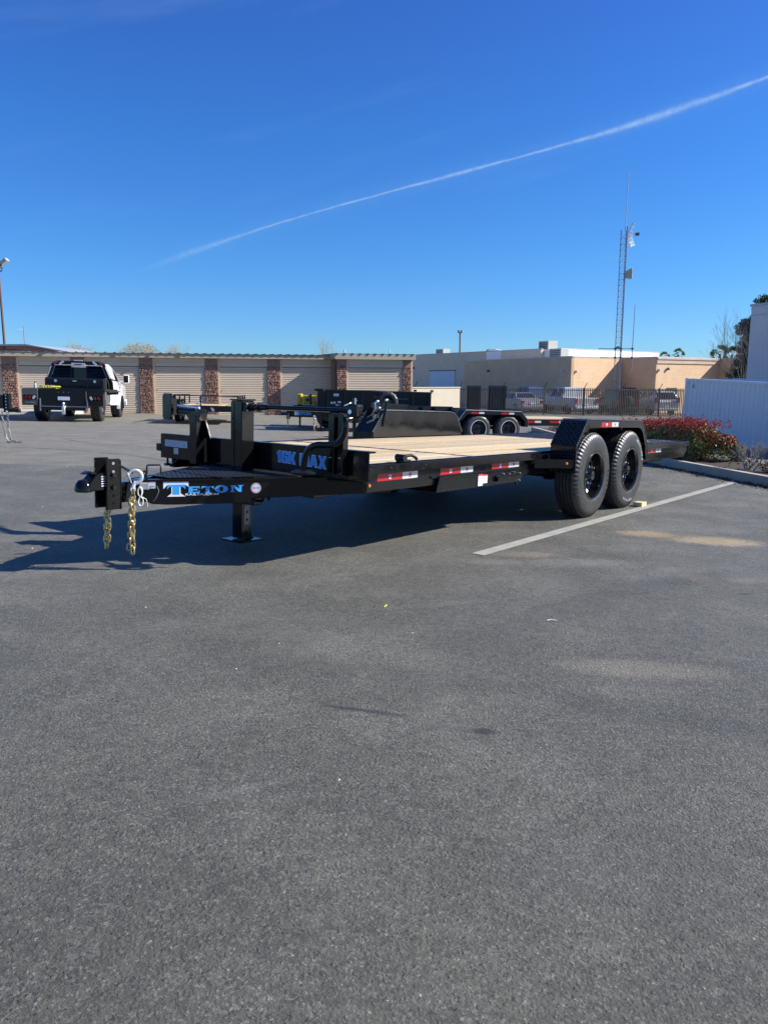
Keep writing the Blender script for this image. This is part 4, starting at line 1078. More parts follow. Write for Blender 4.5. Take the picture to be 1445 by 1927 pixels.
    c = coupler(R, 1.13, .44, .8); c.location = (0, -.2, 0)
build_C()

def build_yellow():
    org = Vector((-1.65, 23.0, 0)); z = G(org.x, org.y)
    R = thing('plant_trailer', 'small black platform trailer standing behind the dump trailer tongue and carrying a yellow machine', 'trailer', frame_xy((org.x, org.y, z), (-1, 0, 0), GN), 'black trailers parked across the lot')
    MB().box(-.35, 1.08, -1.2, 0, .50, .55).obj('platform', 'far_black', R)
    m = MB(); m.box(-.3, 1.05, -.02, .02, .56, .64); m.obj('side_rail', 'satin_black', R)
    for x in (.9, .45): MB().box(x-.12, x+.12, .021, .026, .585, .61).obj('reflective_strip', 'cleaner_yellow', R)
    for x in (.05,): wheel(R, x, .06, .3, R=.30, w=.16, rim=.17, simple_=True, depth=.05); wheel(R, x, -1.22, .3, R=.30, w=.16, rim=.17, simple_=True, depth=.05, side=-1)
    jack(R, .9, -.5, .5)
    M = frame_xy((org.x, org.y, z+.556), (-1, 0, 0), GN)
    T = thing('yellow_machine', 'yellow engine driven machine sitting on the small black platform trailer', 'machine', M)
    MB().box(.80, .93, -.6, -.1, .09, .42).obj('radiator_end', 'machine_yellow', T, bevel=.02)
    MB().box(.28, .76, -.62, -.08, .12, .38).obj('engine_cover', 'machine_yellow', T, bevel=.02)
    MB().box(.20, .95, -.6, -.1, .0, .085).obj('base_frame', 'satin_black', T)
    MB().box(.50, .55, -.65, -.05, .10, .42).obj('roll_bar', 'satin_black', T)
    MB().prism([(.28, .39), (.38, .30), (.27, .24), (.20, .30)], -.07, -.02).obj('side_plate', 'satin_black', T)
    MB().box(.2, .4, -.07, -.03, .10, .20).obj('control_box', 'satin_black', T); MB().cyl((.62, -.06, .25), (.62, -.02, .25), .05, 12).obj('pulley', 'satin_black', T)
build_yellow()

def build_E():
    org = Vector((-5.25, 22.9, 0)); d = Vector((-.12, 1, 0)).normalized()
    R = thing('utility_trailer', 'low black utility trailer with thin pipe rails seen end on before the storage doors', 'trailer', frame_xy((org.x, org.y, G(org.x, org.y)), (-d.x, -d.y, 0), GN), 'black trailers parked across the lot')
    fb = 'far_black'      # x towards the camera, y to the right in view
    # y axis: Z x X
    for y in (-.92, .92): MB().box(-3.6, 0, y-.03, y+.03, .42, .55).obj('side_beam', fb, R); MB().tube([(0, y, .84), (-3.6, y, .84)], .018, 8).obj('top_rail', fb, R)
    MB().box(-.05, 0, -.92, .92, .38, .56).obj('end_beam', fb, R, bevel=.004)
    MB().tube([(0, -.92, .845), (0, .92, .845)], .015, 8).obj('top_rail', fb, R)
    for y in (-.92, -.16, .92): MB().box(-.03, .0, y-.022, y+.022, .56, .84).obj('upright', fb, R)
    for x in (-1.2, -2.4, -3.57):
        for y in (-.92, .92): MB().box(x-.02, x+.02, y-.02, y+.02, .56, .84).obj('upright', fb, R)
    for k in range(8): MB().box(-3.55, -.06, -.88+.22*k, -.88+.22*k+.21, .50, .53).obj('deck_plank', 'deck_wood', R)
    MB().prism([(.16, .40), (.16, .44), (.12, .50), (.20, .50), (.24, .44), (.24, .40)], .001, .008, 'x').obj('plate_light', 'white_lens', R)
    MB().box(.0, .02, -1.02, -.86, .50, .84).obj('ramp_post', fb, R); MB().box(.0, .04, .90, 1.05, .36, .60).obj('ramp_post', fb, R)
    MB().tube([(0, .92, .80), (.05, 1.12, .80)], .012, 6).obj('ramp_arm', fb, R)
    m = MB().tube([(.02, -.28, .60), (.03, -.20, .62), (.03, -.16, .60)], .02, 6); m.obj('gate_latch', 'galvanised', R)
    for x in (-1.7, -2.45):
        for s in (1, -1):
            wheel(R, x, s*1.13, .33, R=.33, w=.18, rim=.185, simple_=True, depth=.06, side=s)
            MB().prism([(x+.37, .45), (x+.28, .70), (x-.28, .70), (x-.37, .45), (x-.34, .45), (x-.26, .68), (x+.26, .68), (x+.34, .45)], s*.95, s*1.15).obj('fender', fb, R)
    for s in (1, -1): MB().bar((-3.6, s*.8, .45), (-4.8, s*.05, .45), .06, .1).obj('tongue_beam', fb, R)
    jack(R, .05, .0, .5)
build_E()

def build_F():
    org = Vector((-6.98, 14.34, 0)); R = thing('car_hauler_trailer', 'black trailer nose entering at the left edge, silver chains trailing on the asphalt', 'trailer', frame_xy((org.x, org.y, G(org.x, org.y)), (1, -.04, 0), GN), 'black trailers parked across the lot')
    fb = 'far_black'
    # y = up x forward: to the left seen from behind, so away from the camera
    MB().box(-.03, .08, -.05, .05, .56, .90).obj('coupler_channel', fb, R, bevel=.004)
    for k in range(6): MB().cyl((.025, -.0505, .59+k*.056), (.025, -.056, .59+k*.056), .012, 8).obj('bolt', 'zinc', R)
    m = MB(); m.box(.081, .20, -.045, .045, .565, .62); m.lathe([(0, .05), (.04, .04), (.05, 0), (.05, -.03)], 14, 'z', (.22, 0, .59)); m.bar((.10, 0, .62), (.22, 0, .66), .02); m.obj('ball_coupler', fb, R, bevel=.004)
    for s in (1, -1):
        b = MB().bar((-.03, s*.05, .75), (-2.2, s*.9, .75), .07, .24).obj('tongue_beam', fb, R)
    MB().box(-.20, -.12, -.135, -.130, .73, .79).obj('white_label', 'decal_label', R)
    MB().box(-6.5, -2.2, -1.0, 1.0, .62, .80).obj('deck', fb, R)
    for x in (-4.2, -5.0):
        for s in (1, -1): wheel(R, x, s*1.22, .36, R=.36, w=.2, rim=.2, simple_=True, depth=.06, side=s)
    jack(R, -1.3, 0, .9)
    chain(R, [(-.04, -.08, .60), (-.03, -.09, .35), (.015, -.10, .12), (.06, -.11, .02), (.12, -.11, .015), (.18, -.10, .015)], pitch=.045, wire=.007, mat='old_chain', seed=12)
    chain(R, [(.045, -.06, .57), (.055, -.06, .30), (.08, -.07, .08), (.14, -.08, .03), (.22, -.06, .015), (.30, -.05, .015)], pitch=.045, wire=.007, mat='old_chain', seed=13)
build_F()

# ------------------------------------------------------------------ flatbed pickup truck
def build_truck():
    org = Vector((-9.32, 23.1, 0)); fw = Vector((-.17, 1, 0))
    R = thing('flatbed_truck', 'white pickup truck with a black steel flatbed, seen from behind beside the storage doors', 'truck', frame_xy((org.x, org.y, G(org.x, org.y)+.0), fw, GN))
    fb = 'far_black'     # x forward, y to the left
    # wheels
    for x, yo in ((0, .93), (3.35, .93)):
        for s in (1, -1):
            w = wheel(R, x, s*yo, .43, R=.43, w=.30, rim=.23, simple_=True, depth=.06, side=s)
            MB().lathe([(.19, -.05), (.06, -.03), (0, -.03)], 16).obj('wheel_spider', 'galvanised', w)
            m = MB()
            for k in range(26):
                a = 2*pi*k/26
                for yy in (-.03, -.18):
                    aa = a+(.12 if yy < -.1 else 0); c = Vector((.432*cos(aa), 0, .432*sin(aa)))
                    m.bar(c+Vector((0, yy, 0)), c+Vector((0, yy-.10, 0)), .05, .022, up=c)
            m.obj('tread_block', 'rubber', w, kind='stuff')
    for x in (0, 3.35): MB().tube([(x, -.75, .43), (x, -.1, .43), (x, .1, .43), (x, .75, .43)], .05, 8).obj('axle', 'satin_black', R); MB().lathe([(0, -.16), (.13, -.08), (.13, .08), (0, .16)], 14, 'x', (x, .0, .43)).obj('differential', 'satin_black', R)
    for s in (1, -1): MB().box(-.6, 4.1, s*.42-.04, s*.42+.04, .55, .70).obj('chassis_rail', 'satin_black', R)
    # bed
    MB().box(-.74, 1.45, -1.12, 1.12, 1.02, 1.08).obj('bed_floor', fb, R, bevel=.004)
    MB().box(-.78, -.745, -.60, .66, .60, 1.06).obj('rear_panel', fb, R, bevel=.004)
    for y0, y1, z0 in ((.70, 1.13, .60), (-1.08, -.62, .60)):
        MB().box(-.79, -.50, y0, y1, z0, 1.07).obj('light_box', 'unit_dark' if y0 > 0 else fb, R, bevel=.006)
    for s, yc in ((1, .91), (-1, -.86)):
        p = MB().box(-.795, -.7905, yc-.17, yc+.17, .76, .895).obj('light_recess', 'dark_void', R)
        for k, (o_, mt) in enumerate(((.10, 'red_lens'), (-.0, 'red_lens'), (-.11, 'white_lens'))):
            c = yc+s*o_; rr = []
            M = Matrix.Translation((-.797, c, .828)) @ Matrix.Rotation(radians(28)*s, 4, 'X')
            m = MB().prism([(.035*cos(q)+0, .035*sin(q)+(.022 if sin(q) > 0 else -.022)) for q in [i*2*pi/12 for i in range(12)]], -.012, .0, 'x')
            m.xf(M).obj('tail_lamp', mt, R)
    m = MB()
    for k, w_ in enumerate((.05, .03, .05, .04, .03)): m.box(-.797, -.7955, 1.03-k*.055-w_*.8, 1.03-k*.055, .67, .70)
    m.obj('worn_lettering', 'decal_grey', R)
    pl = MB().box(-.792, -.785, -.16, .16, .76, .86).obj('licence_plate', 'decal_white', R)
    for y in (-.14, 0, .14): MB().cyl((-.79, y, .985), (-.785, y, .985), .012, 8).obj('marker_light', 'decal_grey', R)
    MB().box(-.80, -.76, -.72, .66, .57, .59).obj('bumper_bar', 'decal_grey', R)
    for y in (.64, -.64): MB().box(-.80, -.77, y-.015, y+.015, .45, .80).obj('bumper_upright', 'decal_grey', R)
    MB().box(-.76, -.6, -.55, .6, .47, .565).obj('cross_tube', 'satin_black', R)
    h = MB(); h.box(-.86, -.70, -.05, .05, .53, .60); h.box(-.90, -.84, -.04, .04, .36, .56); h.cyl((-.87, 0, .57), (-.87, 0, .63), .02, 10); h.lathe([(0, .05), (.03, .03), (.04, 0), (.03, -.03), (0, -.05)], 12, 'z', (-.87, 0, .66)); h.obj('tow_hitch', 'galvanised', R, bevel=.004)
    m = MB(); m.prism([(-.7, 1.0), (1.4, 1.0), (1.4, .62), (.55, .62), (.35, .92), (-.35, .92), (-.5, .62), (-.7, .62)], 1.07, 1.10); m.obj('bed_skirt', fb, R)
    m = MB(); m.box(-.5, 1.45, -1.19, -1.12, 1.0, 1.035); m.obj('side_rub_rail', fb, R)
    for x in (-.4, .0, .4, .8, 1.2): MB().box(x-.02, x+.02, -1.185, -1.12, .93, 1.0).obj('stake_pocket', fb, R)
    MB().box(.62, .66, -.93, -.87, 1.08, 1.42).obj('stake', 'unit_dark', R)
    # tool box
    tb = MB(); tb.prism([(.70, 1.16), (.70, 1.36), (.78, 1.40), (1.22, 1.40), (1.22, 1.16)], -.84, .86); tb = tb.obj('tool_box', 'satin_black', R, bevel=.008)
    for y in (.55, -.58): MB().cyl((.695, y, 1.31), (.69, y, 1.31), .045, 8).obj('paddle_latch', 'galvanised', tb)
    MB().box(.694, .698, -.05, .06, 1.30, 1.325).obj('maker_badge', 'decal_label', tb)
    MB().box(.72, 1.2, -.82, .84, 1.081, 1.155).obj('tool_box_stand', 'satin_black', R)
    # headache rack
    hk = MB(); out = [(1.02, 1.08), (1.0, 1.30), (.78, 1.86), (.62, 1.93), (-.62, 1.93), (-.78, 1.86), (-1.0, 1.30), (-1.02, 1.08)]
    inn = [(.90, 1.08), (.88, 1.30), (.70, 1.78), (.60, 1.81), (-.60, 1.81), (-.70, 1.78), (-.88, 1.30), (-.90, 1.08)]
    for k in range(7): hk.prism([out[k], out[k+1], inn[k+1], inn[k]], 1.30, 1.38, 'x')
    hk = hk.obj('headache_rack', fb, R, bevel=.003, )
    for s in (1, -1): MB().prism([(s*.245, 1.085), (s*.885, 1.085), (s*.865, 1.30), (s*.69, 1.77), (s*.60, 1.80), (s*.245, 1.80)], 1.345, 1.352, 'x').obj('added_rack_dark_backing', 'dark_void', R)
    MB().box(1.345, 1.352, -.212, .212, 1.085, 1.33).obj('added_rack_dark_backing', 'dark_void', R)  # dark sheets added behind the louvres to keep light from showing through
    for s in (1, -1):
        for k in range(7):
            z = 1.33+k*.062; e = .86-(z-1.30)*.36
            MB().prism([(1.33, z), (1.31, z-.045), (1.316, z-.047), (1.336, z-.002)], s*.24, s*e).obj('louvre', fb, R)
        MB().box(1.31, 1.36, s*.215, s*.24, 1.30, 1.80).obj('rack_upright', fb, R)
        MB().tube([(1.29, s*.93, 1.42), (1.29, s*.80, 1.76)], .012, 6).obj('rack_trim', 'galvanised', R)
        for a, b in ((.28, .42), (.45, .58), (.61, .70)): MB().box(1.285, 1.295, s*a, s*b, 1.79, 1.805).obj('marker_strip', 'white_lens', R)
        for dy, mt in ((.66, 'red_lens'), (.49, 'white_lens')):
            M = Matrix.Translation((1.295, s*dy, 1.87)) @ Matrix.Rotation(radians(-50)*-s, 4, 'X')
            MB().prism([(.035*cos(q), .035*sin(q)+(.05 if sin(q) > 0 else -.05)) for q in [i*2*pi/12 for i in range(12)]], -.006, .0, 'x').xf(M).obj('rack_lamp', mt, R)
    bl = MB().box(1.27, 1.295, -.20, .20, 1.79, 1.87).obj('brake_light_bar', 'decal_label', R); MB().box(1.265, 1.2695, -.11, .11, 1.815, 1.845).obj('lens', 'red_lens', bl)
    MB().box(1.28, 1.33, -.13, .13, 1.932, 1.965).obj('roof_light', 'white_lens', R)
    # cab and bonnet: white body built from cross sections along x
    secs = [  # x, half width at belt, z bottom, z belt, half width roof, z roof
        (1.50, .90, .62, 1.32, .70, 1.80), (1.62, .93, .58, 1.32, .74, 1.86), (2.5, .94, .56, 1.30, .75, 1.88), (3.0, .94, .56, 1.28, .72, 1.82)]
    m = MB(); vs = []
    def ring(x, hw, zb, zt, hr, zr):
        return [(x, -hw*.96, zb), (x, -hw, zb+.12), (x, -hw, zt-.1), (x, -hw*.97, zt), (x, -hr-.02, zr-.08), (x, -hr+.06, zr), (x, hr-.06, zr), (x, hr+.02, zr-.08), (x, hw*.97, zt), (x, hw, zt-.1), (x, hw, zb+.12), (x, hw*.96, zb)]
    rs = [ring(*q) for q in secs]+[ring(3.55, .94, .58, 1.27, .80, 1.275)]+[ring(4.55, .90, .62, 1.20, .76, 1.205), ring(4.68, .84, .66, 1.12, .70, 1.125)]
    for r in rs: vs += r
    f = []
    for i in range(len(rs)-1):
        for k in range(12): f.append((i*12+k, i*12+(k+1) % 12, (i+1)*12+(k+1) % 12, (i+1)*12+k))
    f += [tuple(range(12)), tuple(range((len(rs)-1)*12, len(rs)*12))[::-1]]
    body = m.add(vs, f, True).obj('body', 'truck_white', R, bevel=.006)
    def side_pt(x, z, s, off=.004):      # point on the sloping side glass plane
        t = (z-1.30)/.50; return (x, s*((.912+(.742-.912)*t)+off), z)
    for s in (1, -1):
        for q in ([(1.66, 1.36), (1.72, 1.72), (2.10, 1.76), (2.10, 1.34)], [(2.16, 1.34), (2.16, 1.76), (2.72, 1.75), (3.05, 1.50), (3.12, 1.34)]):
            p = [side_pt(x, z, s) for x, z in q]; MB().add(p+[(a, b-s*.01, c) for a, b, c in p], [tuple(range(len(q))), tuple(range(len(q), 2*len(q)))[::-1]]+[(i, (i+1) % len(q), (i+1) % len(q)+len(q), i+len(q)) for i in range(len(q))]).obj('side_window', 'window_dark', R)
        for x in (2.13, 3.15): MB().box(x-.004, x+.004, s*.938, s*.943, .66, 1.29).obj('door_gap', 'dark_void', R)
        MB().box(2.95, 3.06, s*.944, s*.965, 1.14, 1.165).obj('door_handle', 'galvanised', R)
        MB().bar((2.95, s*.90, 1.34), (2.92, s*1.10, 1.36), .03).obj('mirror_arm', 'galvanised', R)
        mi = MB().box(2.87, 2.97, s*1.08, s*1.27, 1.28, 1.56).obj('wing_mirror', 'truck_white', R, bevel=.03)
        MB().box(2.862, 2.869, s*1.095, s*1.25, 1.31, 1.54).obj('mirror_glass', 'window_dark', mi)
        m = MB(); arcp = [(3.35+.50*cos(a), .43+.50*sin(a)) for a in [radians(q) for q in range(0, 181, 15)]]; arci = [(3.35+.46*cos(a), .43+.46*sin(a)) for a in [radians(q) for q in range(0, 181, 15)]]
        for k in range(12): m.prism([arcp[k], arcp[k+1], arci[k+1], arci[k]], s*.86, s*.965)
        m.obj('wheel_arch', 'truck_white', R)
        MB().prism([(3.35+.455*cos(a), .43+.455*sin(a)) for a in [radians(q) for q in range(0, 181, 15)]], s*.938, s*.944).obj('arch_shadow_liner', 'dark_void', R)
    MB().box(1.488, 1.498, -.62, .62, 1.36, 1.74).obj('rear_window', 'window_dark', R)
    MB().box(4.69, 4.80, -.90, .90, .50, .72).obj('front_bumper', 'galvanised', R, bevel=.02)
    MB().box(1.4, 1.46, -.75, -.45, .45, .75).obj('fuel_tank', 'satin_black', R)
    for c in R.children:
        if not c.name.split('.')[0] in ('wheel', 'axle', 'differential'): c.location.z -= .14
    return R
TR = build_truck()
def on_bed(x, y, z=1.081): return TR.matrix_world @ Vector((x, y, z))
def bed_matrix(x, y):
    return TR.matrix_world @ Matrix.Translation((x, y, 1.081-.14))
t = thing('spray_bottle', 'small grey bottle with a dark cap at the left rear corner of the truck bed', 'bottle', bed_matrix(-.66, .79))
MB().lathe([(.0, .0), (.032, .0), (.034, .01), (.034, .12), (.02, .15)], 14, 'z').obj('bottle_body', 'unit_grey', t); MB().lathe([(.021, .15), (.021, .185), (0, .187)], 12, 'z').obj('cap', 'dark_void', t)
t = thing('strap_coil', 'bundle of bright yellow webbing straps lying on the left of the truck bed', 'straps', bed_matrix(-.64, .45))
m = MB()
for k in range(7):
    y = .18-k*.075; m.tube([(.03*cos(a), y+.06*cos(a+.4*k), .035+.028*sin(a)) for a in [i*2*pi/10 for i in range(10)]], .016, 6, closed=True)
m.obj('webbing', 'cleaner_yellow', t)
m = MB()
for k in range(4): m.tube([(-.02, .12-k*.07, .07), (.0, .06-k*.07, .085), (.01, .0-k*.07, .07)], .012, 6)
m.obj('faded_webbing', 'twig_tan', t)

# ------------------------------------------------------------------ storage units
def build_storage():
    a = radians(22); d = Vector((cos(a), sin(a), 0)); p0 = Vector((-9.08, 30.66, 0))
    R = thing('storage_building', 'long low tan storage building with roller doors between rough brown stone pillars', 'building', basis(p0, d, Vector((-d.y, d.x, 0)), (0, 0, 1)))
    # local: x along the front, y into the building, z absolute
    def gz(x, y=0):
        p = R.matrix_world @ Vector((x, y, 0)) if False else p0+d*x+Vector((-d.y, d.x, 0))*y
        return G(p.x, p.y)
    X0, X1 = -15., 7.33
    MB().box(X0, X1, .25, 9, -.6, 2.16).obj('wall', 'cream_wall', R)
    MB().box(X0, 10.7, .9, 9, 2.165, 2.36).obj('roof', 'roof_dark', R)
    def door(x0, x1, y, tp=1.85):
        zb = min(gz(x0, y), gz(x1, y)); n = int((tp-zb)/.072); m = MB(); vs = []; k = 0
        pr = []
        for i in range(n+1):
            z = zb+(tp-zb)*i/n
            pr += [(y-.0, z), (y-.018, z+(tp-zb)/n*.35), (y-.018, z+(tp-zb)/n*.72)] if i < n else [(y, z)]
        for (yy, z) in pr: vs += [(x0, yy, z), (x1, yy, z)]
        m.add(vs, [(2*i, 2*i+1, 2*i+3, 2*i+2) for i in range(len(pr)-1)])
        dd = m.obj('roller_door', 'door_tan', R, fix=False)
        MB().box(x0+.03, x0+.06, y-.028, y-.019, zb+.95, zb+1.0).obj('door_latch', 'unit_dark', dd)
        MB().box(x0, x1, y-.02, y+.01, zb-.02, zb+.03).obj('bottom_rail', 'roof_dark', dd)
        hm = MB(); hv = []
        hp = [(y-.045, tp+.012), (y-.045, tp+.12), (y-.055, tp+.125), (y-.055, tp+.16), (y-.045, tp+.165), (y-.045, 2.18)]
        for (yy, z) in hp: hv += [(x0, yy, z), (x1, yy, z)]
        hm.add(hv, [(2*i, 2*i+1, 2*i+3, 2*i+2) for i in range(len(hp)-1)]+[(0, 1, 1, 0)][:0]); hm.obj('header_panel', 'door_tan', R, fix=False)
        MB().box(x0, x1, y-.05, y+.02, tp-.004, tp+.011).obj('door_hood', 'roof_dark', R)
    def pillar(x0, x1, y0=-.10, y1=.26, seed=0):
        zb = min(gz(x0, y0), gz(x1, y0))-.05
        p = MB().box(x0, x1, y0, y1, zb, 2.18).obj('pillar', 'pillar_brick', R)
        random.seed(seed*7+1); m = MB(); w = x1-x0; z = zb+.05
        while z < 1.86:
            h = random.uniform(.05, .11); x = x0+random.uniform(-.02, .0)
            while x < x1-.05:
                ww = random.uniform(.05, .13); xe = min(x+ww, x1); j = lambda s_: random.uniform(-s_, s_)
                t0 = random.uniform(.01, .055); c = Vector(((x+xe)/2+j(.02), y0-t0, z+h/2+j(.03)))
                b = [(x+.006+j(.008), y0, z+.006+j(.008)), (xe-.006+j(.008), y0, z+.006+j(.008)), (xe-.006+j(.008), y0, z+h-.006+j(.008)), (x+.006+j(.008), y0, z+h-.006+j(.008))]
                f_ = [(q[0]+(c.x-q[0])*random.uniform(.2, .5), y0-t0*random.uniform(.5, 1.), q[2]+(c.z-q[2])*random.uniform(.2, .5)) for q in b]
                m.add(b+f_, [(0, 1, 5, 4), (1, 2, 6, 5), (2, 3, 7, 6), (3, 0, 4, 7), (4, 5, 6), (4, 6, 7)]); x = xe
            z += h
        m.obj('stone_facing', 'stone', p, kind='stuff')
        MB().box(x1+.001, x1+.075, y0+.02, y1-.01, zb, 2.17).obj('door_jamb', 'jamb_tan', p)
    ps = [(-14.4, -13.9), (-12.1, -11.6), (-9.8, -9.3), (-7.55, -7.05), (-5.27, -4.78), (-2.94, -2.45), (-.48, .04), (2.04, 2.55), (4.58, 5.12)]
    for i, (a_, b_) in enumerate(ps): pillar(a_, b_, seed=i)
    ends = ps+[(7.33, 7.6)]
    for (a_, b_), (c_, e_) in zip(ends[:-1], ends[1:]): door(b_+.08, c_, -.045)
    # eaves
    for x0, x1, y0 in ((X0, -1.9, -.36), (-1.895, 7.32, -.34)):
        MB().box(x0, x1, y0, .9, 2.185, 2.345).obj('fascia', 'fascia_tan', R)
    m = MB(); x = X0
    while x < 7.3: m.prism([(x, 2.346), (x+.03, 2.385), (x+.07, 2.385), (x+.10, 2.346)], -.40, .9, 'y'); x += .34
    m.box(X0, 7.3, -.385, .9, 2.3455, 2.352); m.obj('roof_sheet', 'roof_dark', R, kind='stuff')
    for x in (-3.9, -1.35, -.1, 1.05): MB().box(x-.04, x+.04, -.42 if x < -1.9 else -.40, -.36 if x < -1.9 else -.341, 2.23, 2.31).obj('wall_light', 'unit_dark', R)
    # projecting last unit
    e = -.89; x0, x1 = 7.33, 10.70
    MB().box(x0, x0+.08, e+.02, .24, -.7, 2.18).obj('side_wall', 'pillar_brick', R)
    pillar(x0+.0, x0+.42, e-.001, e+.3, seed=21); pillar(x1-.39, x1, e, e+.3, seed=22)
    door(x0+.50, x1-.39, e+.055, 1.84)
    MB().box(x0+.5, x1-.1, e+.3, 8, -.7, 2.15).obj('wall', 'pillar_brick', R)
    MB().box(x0-.15, x1+.12, e-.22, .89, 2.185, 2.39).obj('fascia', 'fascia_tan', R)
    m = MB(); x = x0-.1
    while x < x1+.05: m.prism([(x, 2.391), (x+.03, 2.43), (x+.07, 2.43), (x+.10, 2.391)], e-.26, .89, 'y'); x += .34
    m.obj('roof_sheet', 'roof_dark', R, kind='stuff')
    MB().cyl((x0+.3, e-.1, 2.43), (x0+.3, e-.1, 2.56), .04, 8).obj('roof_vent', 'galvanised', R)
    MB().cyl((x1-.9, e+.3, 2.40), (x1-.9, e+.3, 2.60), .03, 8).obj('roof_vent', 'galvanised', R)
    # raised walk in front of the left units
    m = MB(); q = []
    for x, y in ((X0, -2.5), (-3.4, -2.2), (-2.6, -1.4), (-2.6, .1), (X0, .1)):
        q.append((p0+d*x+Vector((-d.y, d.x, 0))*y))
    n = len(q); m.add([(p.x, p.y, G(p.x, p.y)+.10) for p in q]+[(p.x, p.y, G(p.x, p.y)-.05) for p in q], [tuple(range(n))]+[(i, (i+1) % n, (i+1) % n+n, i+n) for i in range(n)])
    m.obj('concrete_walk', 'walk_concrete', kind='structure')
build_storage()

def building(name, label, pts, ztop, zbot, mat, depth_dir, cap=None, capmat='roof_metal', depth=14, roof='roof_metal', M=None):
    """outer walls along the polyline pts, running left to right in view, closed behind"""
    R = thing(name, label, 'building', Matrix.Translation((pts[0][0], pts[0][1], 0)))
    o = Vector((pts[0][0], pts[0][1], 0)); P = [Vector((x, y, 0))-o for x, y in pts]; D = Vector((*depth_dir, 0))
    back = [P[-1]+D*depth, P[0]+D*depth]; loop = P+back
    for a, b in zip(P[:-1], P[1:]):
        u = (b-a).normalized(); nrm = Vector((u.y, -u.x, 0)); t = .25
        q = [a+u*.001, b-u*.001, b-u*.001-nrm*t, a+u*.001-nrm*t]
        MB().prism([(p.x, p.y) for p in q], zbot, ztop, 'z').obj('wall', mat, R)
        if cap:
            for (z0, z1, o_) in cap:
                q = [a-u*.04+nrm*o_, b+u*.04+nrm*o_, b+u*.04-nrm*.2, a-u*.04-nrm*.2]
                MB().prism([(p.x, p.y) for p in q], ztop+z0, ztop+z1, 'z').obj('wall_cap', capmat, R)
    for a, b in ((P[-1], back[0]), (back[0], back[1]), (back[1], P[0])):
        u = (b-a).normalized(); nrm = Vector((u.y, -u.x, 0)); q = [a+u*.3, b-u*.3, b-u*.3-nrm*.2, a+u*.3-nrm*.2]
        MB().prism([(p.x, p.y) for p in q], zbot, ztop-.01, 'z').obj('wall', mat, R)
    MB().add([(p.x, p.y, ztop-.3) for p in loop], [tuple(range(len(loop)))]).obj('roof', roof, R)
    return R, o
def wall_lamp(R, o, x, y, z, mat='unit_dark', nx=-.5, ny=-.86):
    n = Vector((nx, ny, 0)); p = Vector((x, y, z))-o+n*.03
    MB().lathe([(0, .0), (.10, .01), (.11, .10), (.07, .15), (0, .16)], 14, 'x').xf(basis(p, n, n.cross(Vector((0, 0, 1)))*-1, (0, 0, 1))).obj('wall_lamp', mat, R)

RB, ob = building('tan_building', 'angular tan block building behind the picket fence, its right-hand faces striped by sun and shade', [(7.03, 68.5), (13.36, 56.0), (18.15, 60.1), (19.84, 57.2), (26.25, 61.5), (26.9, 60.0), (31, 62)], 2.99, -1.4, 'tan_block', (.3, 1.0),
                  cap=[(.0, .07, .02)], depth=10)
for a, b, off, h0, h1 in (((19.84, 57.2), (26.25, 61.5), .07, -.42, .0), ((19.84, 57.2), (26.25, 61.5), .13, -.13, -.02)):
    A, B_ = Vector((*a, 0))-ob, Vector((*b, 0))-ob; u = (B_-A).normalized(); n = Vector((u.y, -u.x, 0))
    q = [A+n*.001, A+n*off, B_+n*off, B_+n*.001]; MB().prism([(p.x, p.y) for p in q], 2.99+h0, 2.99+h1, 'z').obj('cornice', 'stucco_tan', RB)
for x, y, z, mt, nx, ny in ((8.72, 65.15, 2.12, 'unit_dark', -.89, -.45), (12.95, 56.8, 2.02, 'white_lens', -.89, -.45), (13.75, 56.33, 1.98, 'white_lens', .65, -.76), (20.05, 57.34, 2.08, 'white_lens', .56, -.83), (20.9, 57.9, 2.18, 'unit_dark', .56, -.83)):
    wall_lamp(RB, ob, x, y, z, mt, nx, ny)
for (x, y), (x2, y2) in (((18.25, 59.93), (18.95, 58.73)), ((20.95, 57.95), (21.95, 58.62))):
    A = Vector((x, y, 0))-ob; B_ = Vector((x2, y2, 0))-ob; u = (B_-A).normalized(); n = Vector((u.y, -u.x, 0)); q = [A+n*.001, A+n*.03, B_+n*.03, B_+n*.001]
    MB().prism([(p.x, p.y) for p in q], -.2, .80, 'z').obj('window', 'window_dark', RB)

RA, oa = building('grey_block_building', 'grey brown block building with a pale blue roll-up door rising behind the cream wall', [(2.92, 82.3), (13.3, 66.7)], 3.96, -1.4, 'grey_block', (.83, .55), cap=[(.0, .06, .03)], depth=16)
u = Vector((.555, -.832, 0)); n = Vector((-.832, -.555, 0))
A = Vector((4.70, 79.6, 0))-oa; B_ = Vector((6.92, 76.3, 0))-oa
MB().prism([((A+n*.01).x, (A+n*.01).y), ((A+n*.05).x, (A+n*.05).y), ((B_+n*.05).x, (B_+n*.05).y), ((B_+n*.01).x, (B_+n*.01).y)], -1.2, 2.27, 'z').obj('roll_up_door', 'blue_grey_door', RA)
m = MB(); z = -1.1
while z < 2.2:
    m.prism([((A+n*.051).x, (A+n*.051).y), ((A+n*.07).x, (A+n*.07).y), ((B_+n*.07).x, (B_+n*.07).y), ((B_+n*.051).x, (B_+n*.051).y)], z, z+.12, 'z'); z += .22
m.obj('door_slats', 'blue_grey_door', RA, kind='stuff')
A2, B2 = A-u*.12, B_+u*.12
MB().prism([((A2+n*.01).x, (A2+n*.01).y), ((A2+n*.09).x, (A2+n*.09).y), ((B2+n*.09).x, (B2+n*.09).y), ((B2+n*.01).x, (B2+n*.01).y)], 2.28, 2.36, 'z').obj('door_frame', 'unit_dark', RA)
wall_lamp(RA, oa, 3.15, 81.95, 2.65, 'unit_dark', -.83, -.55)
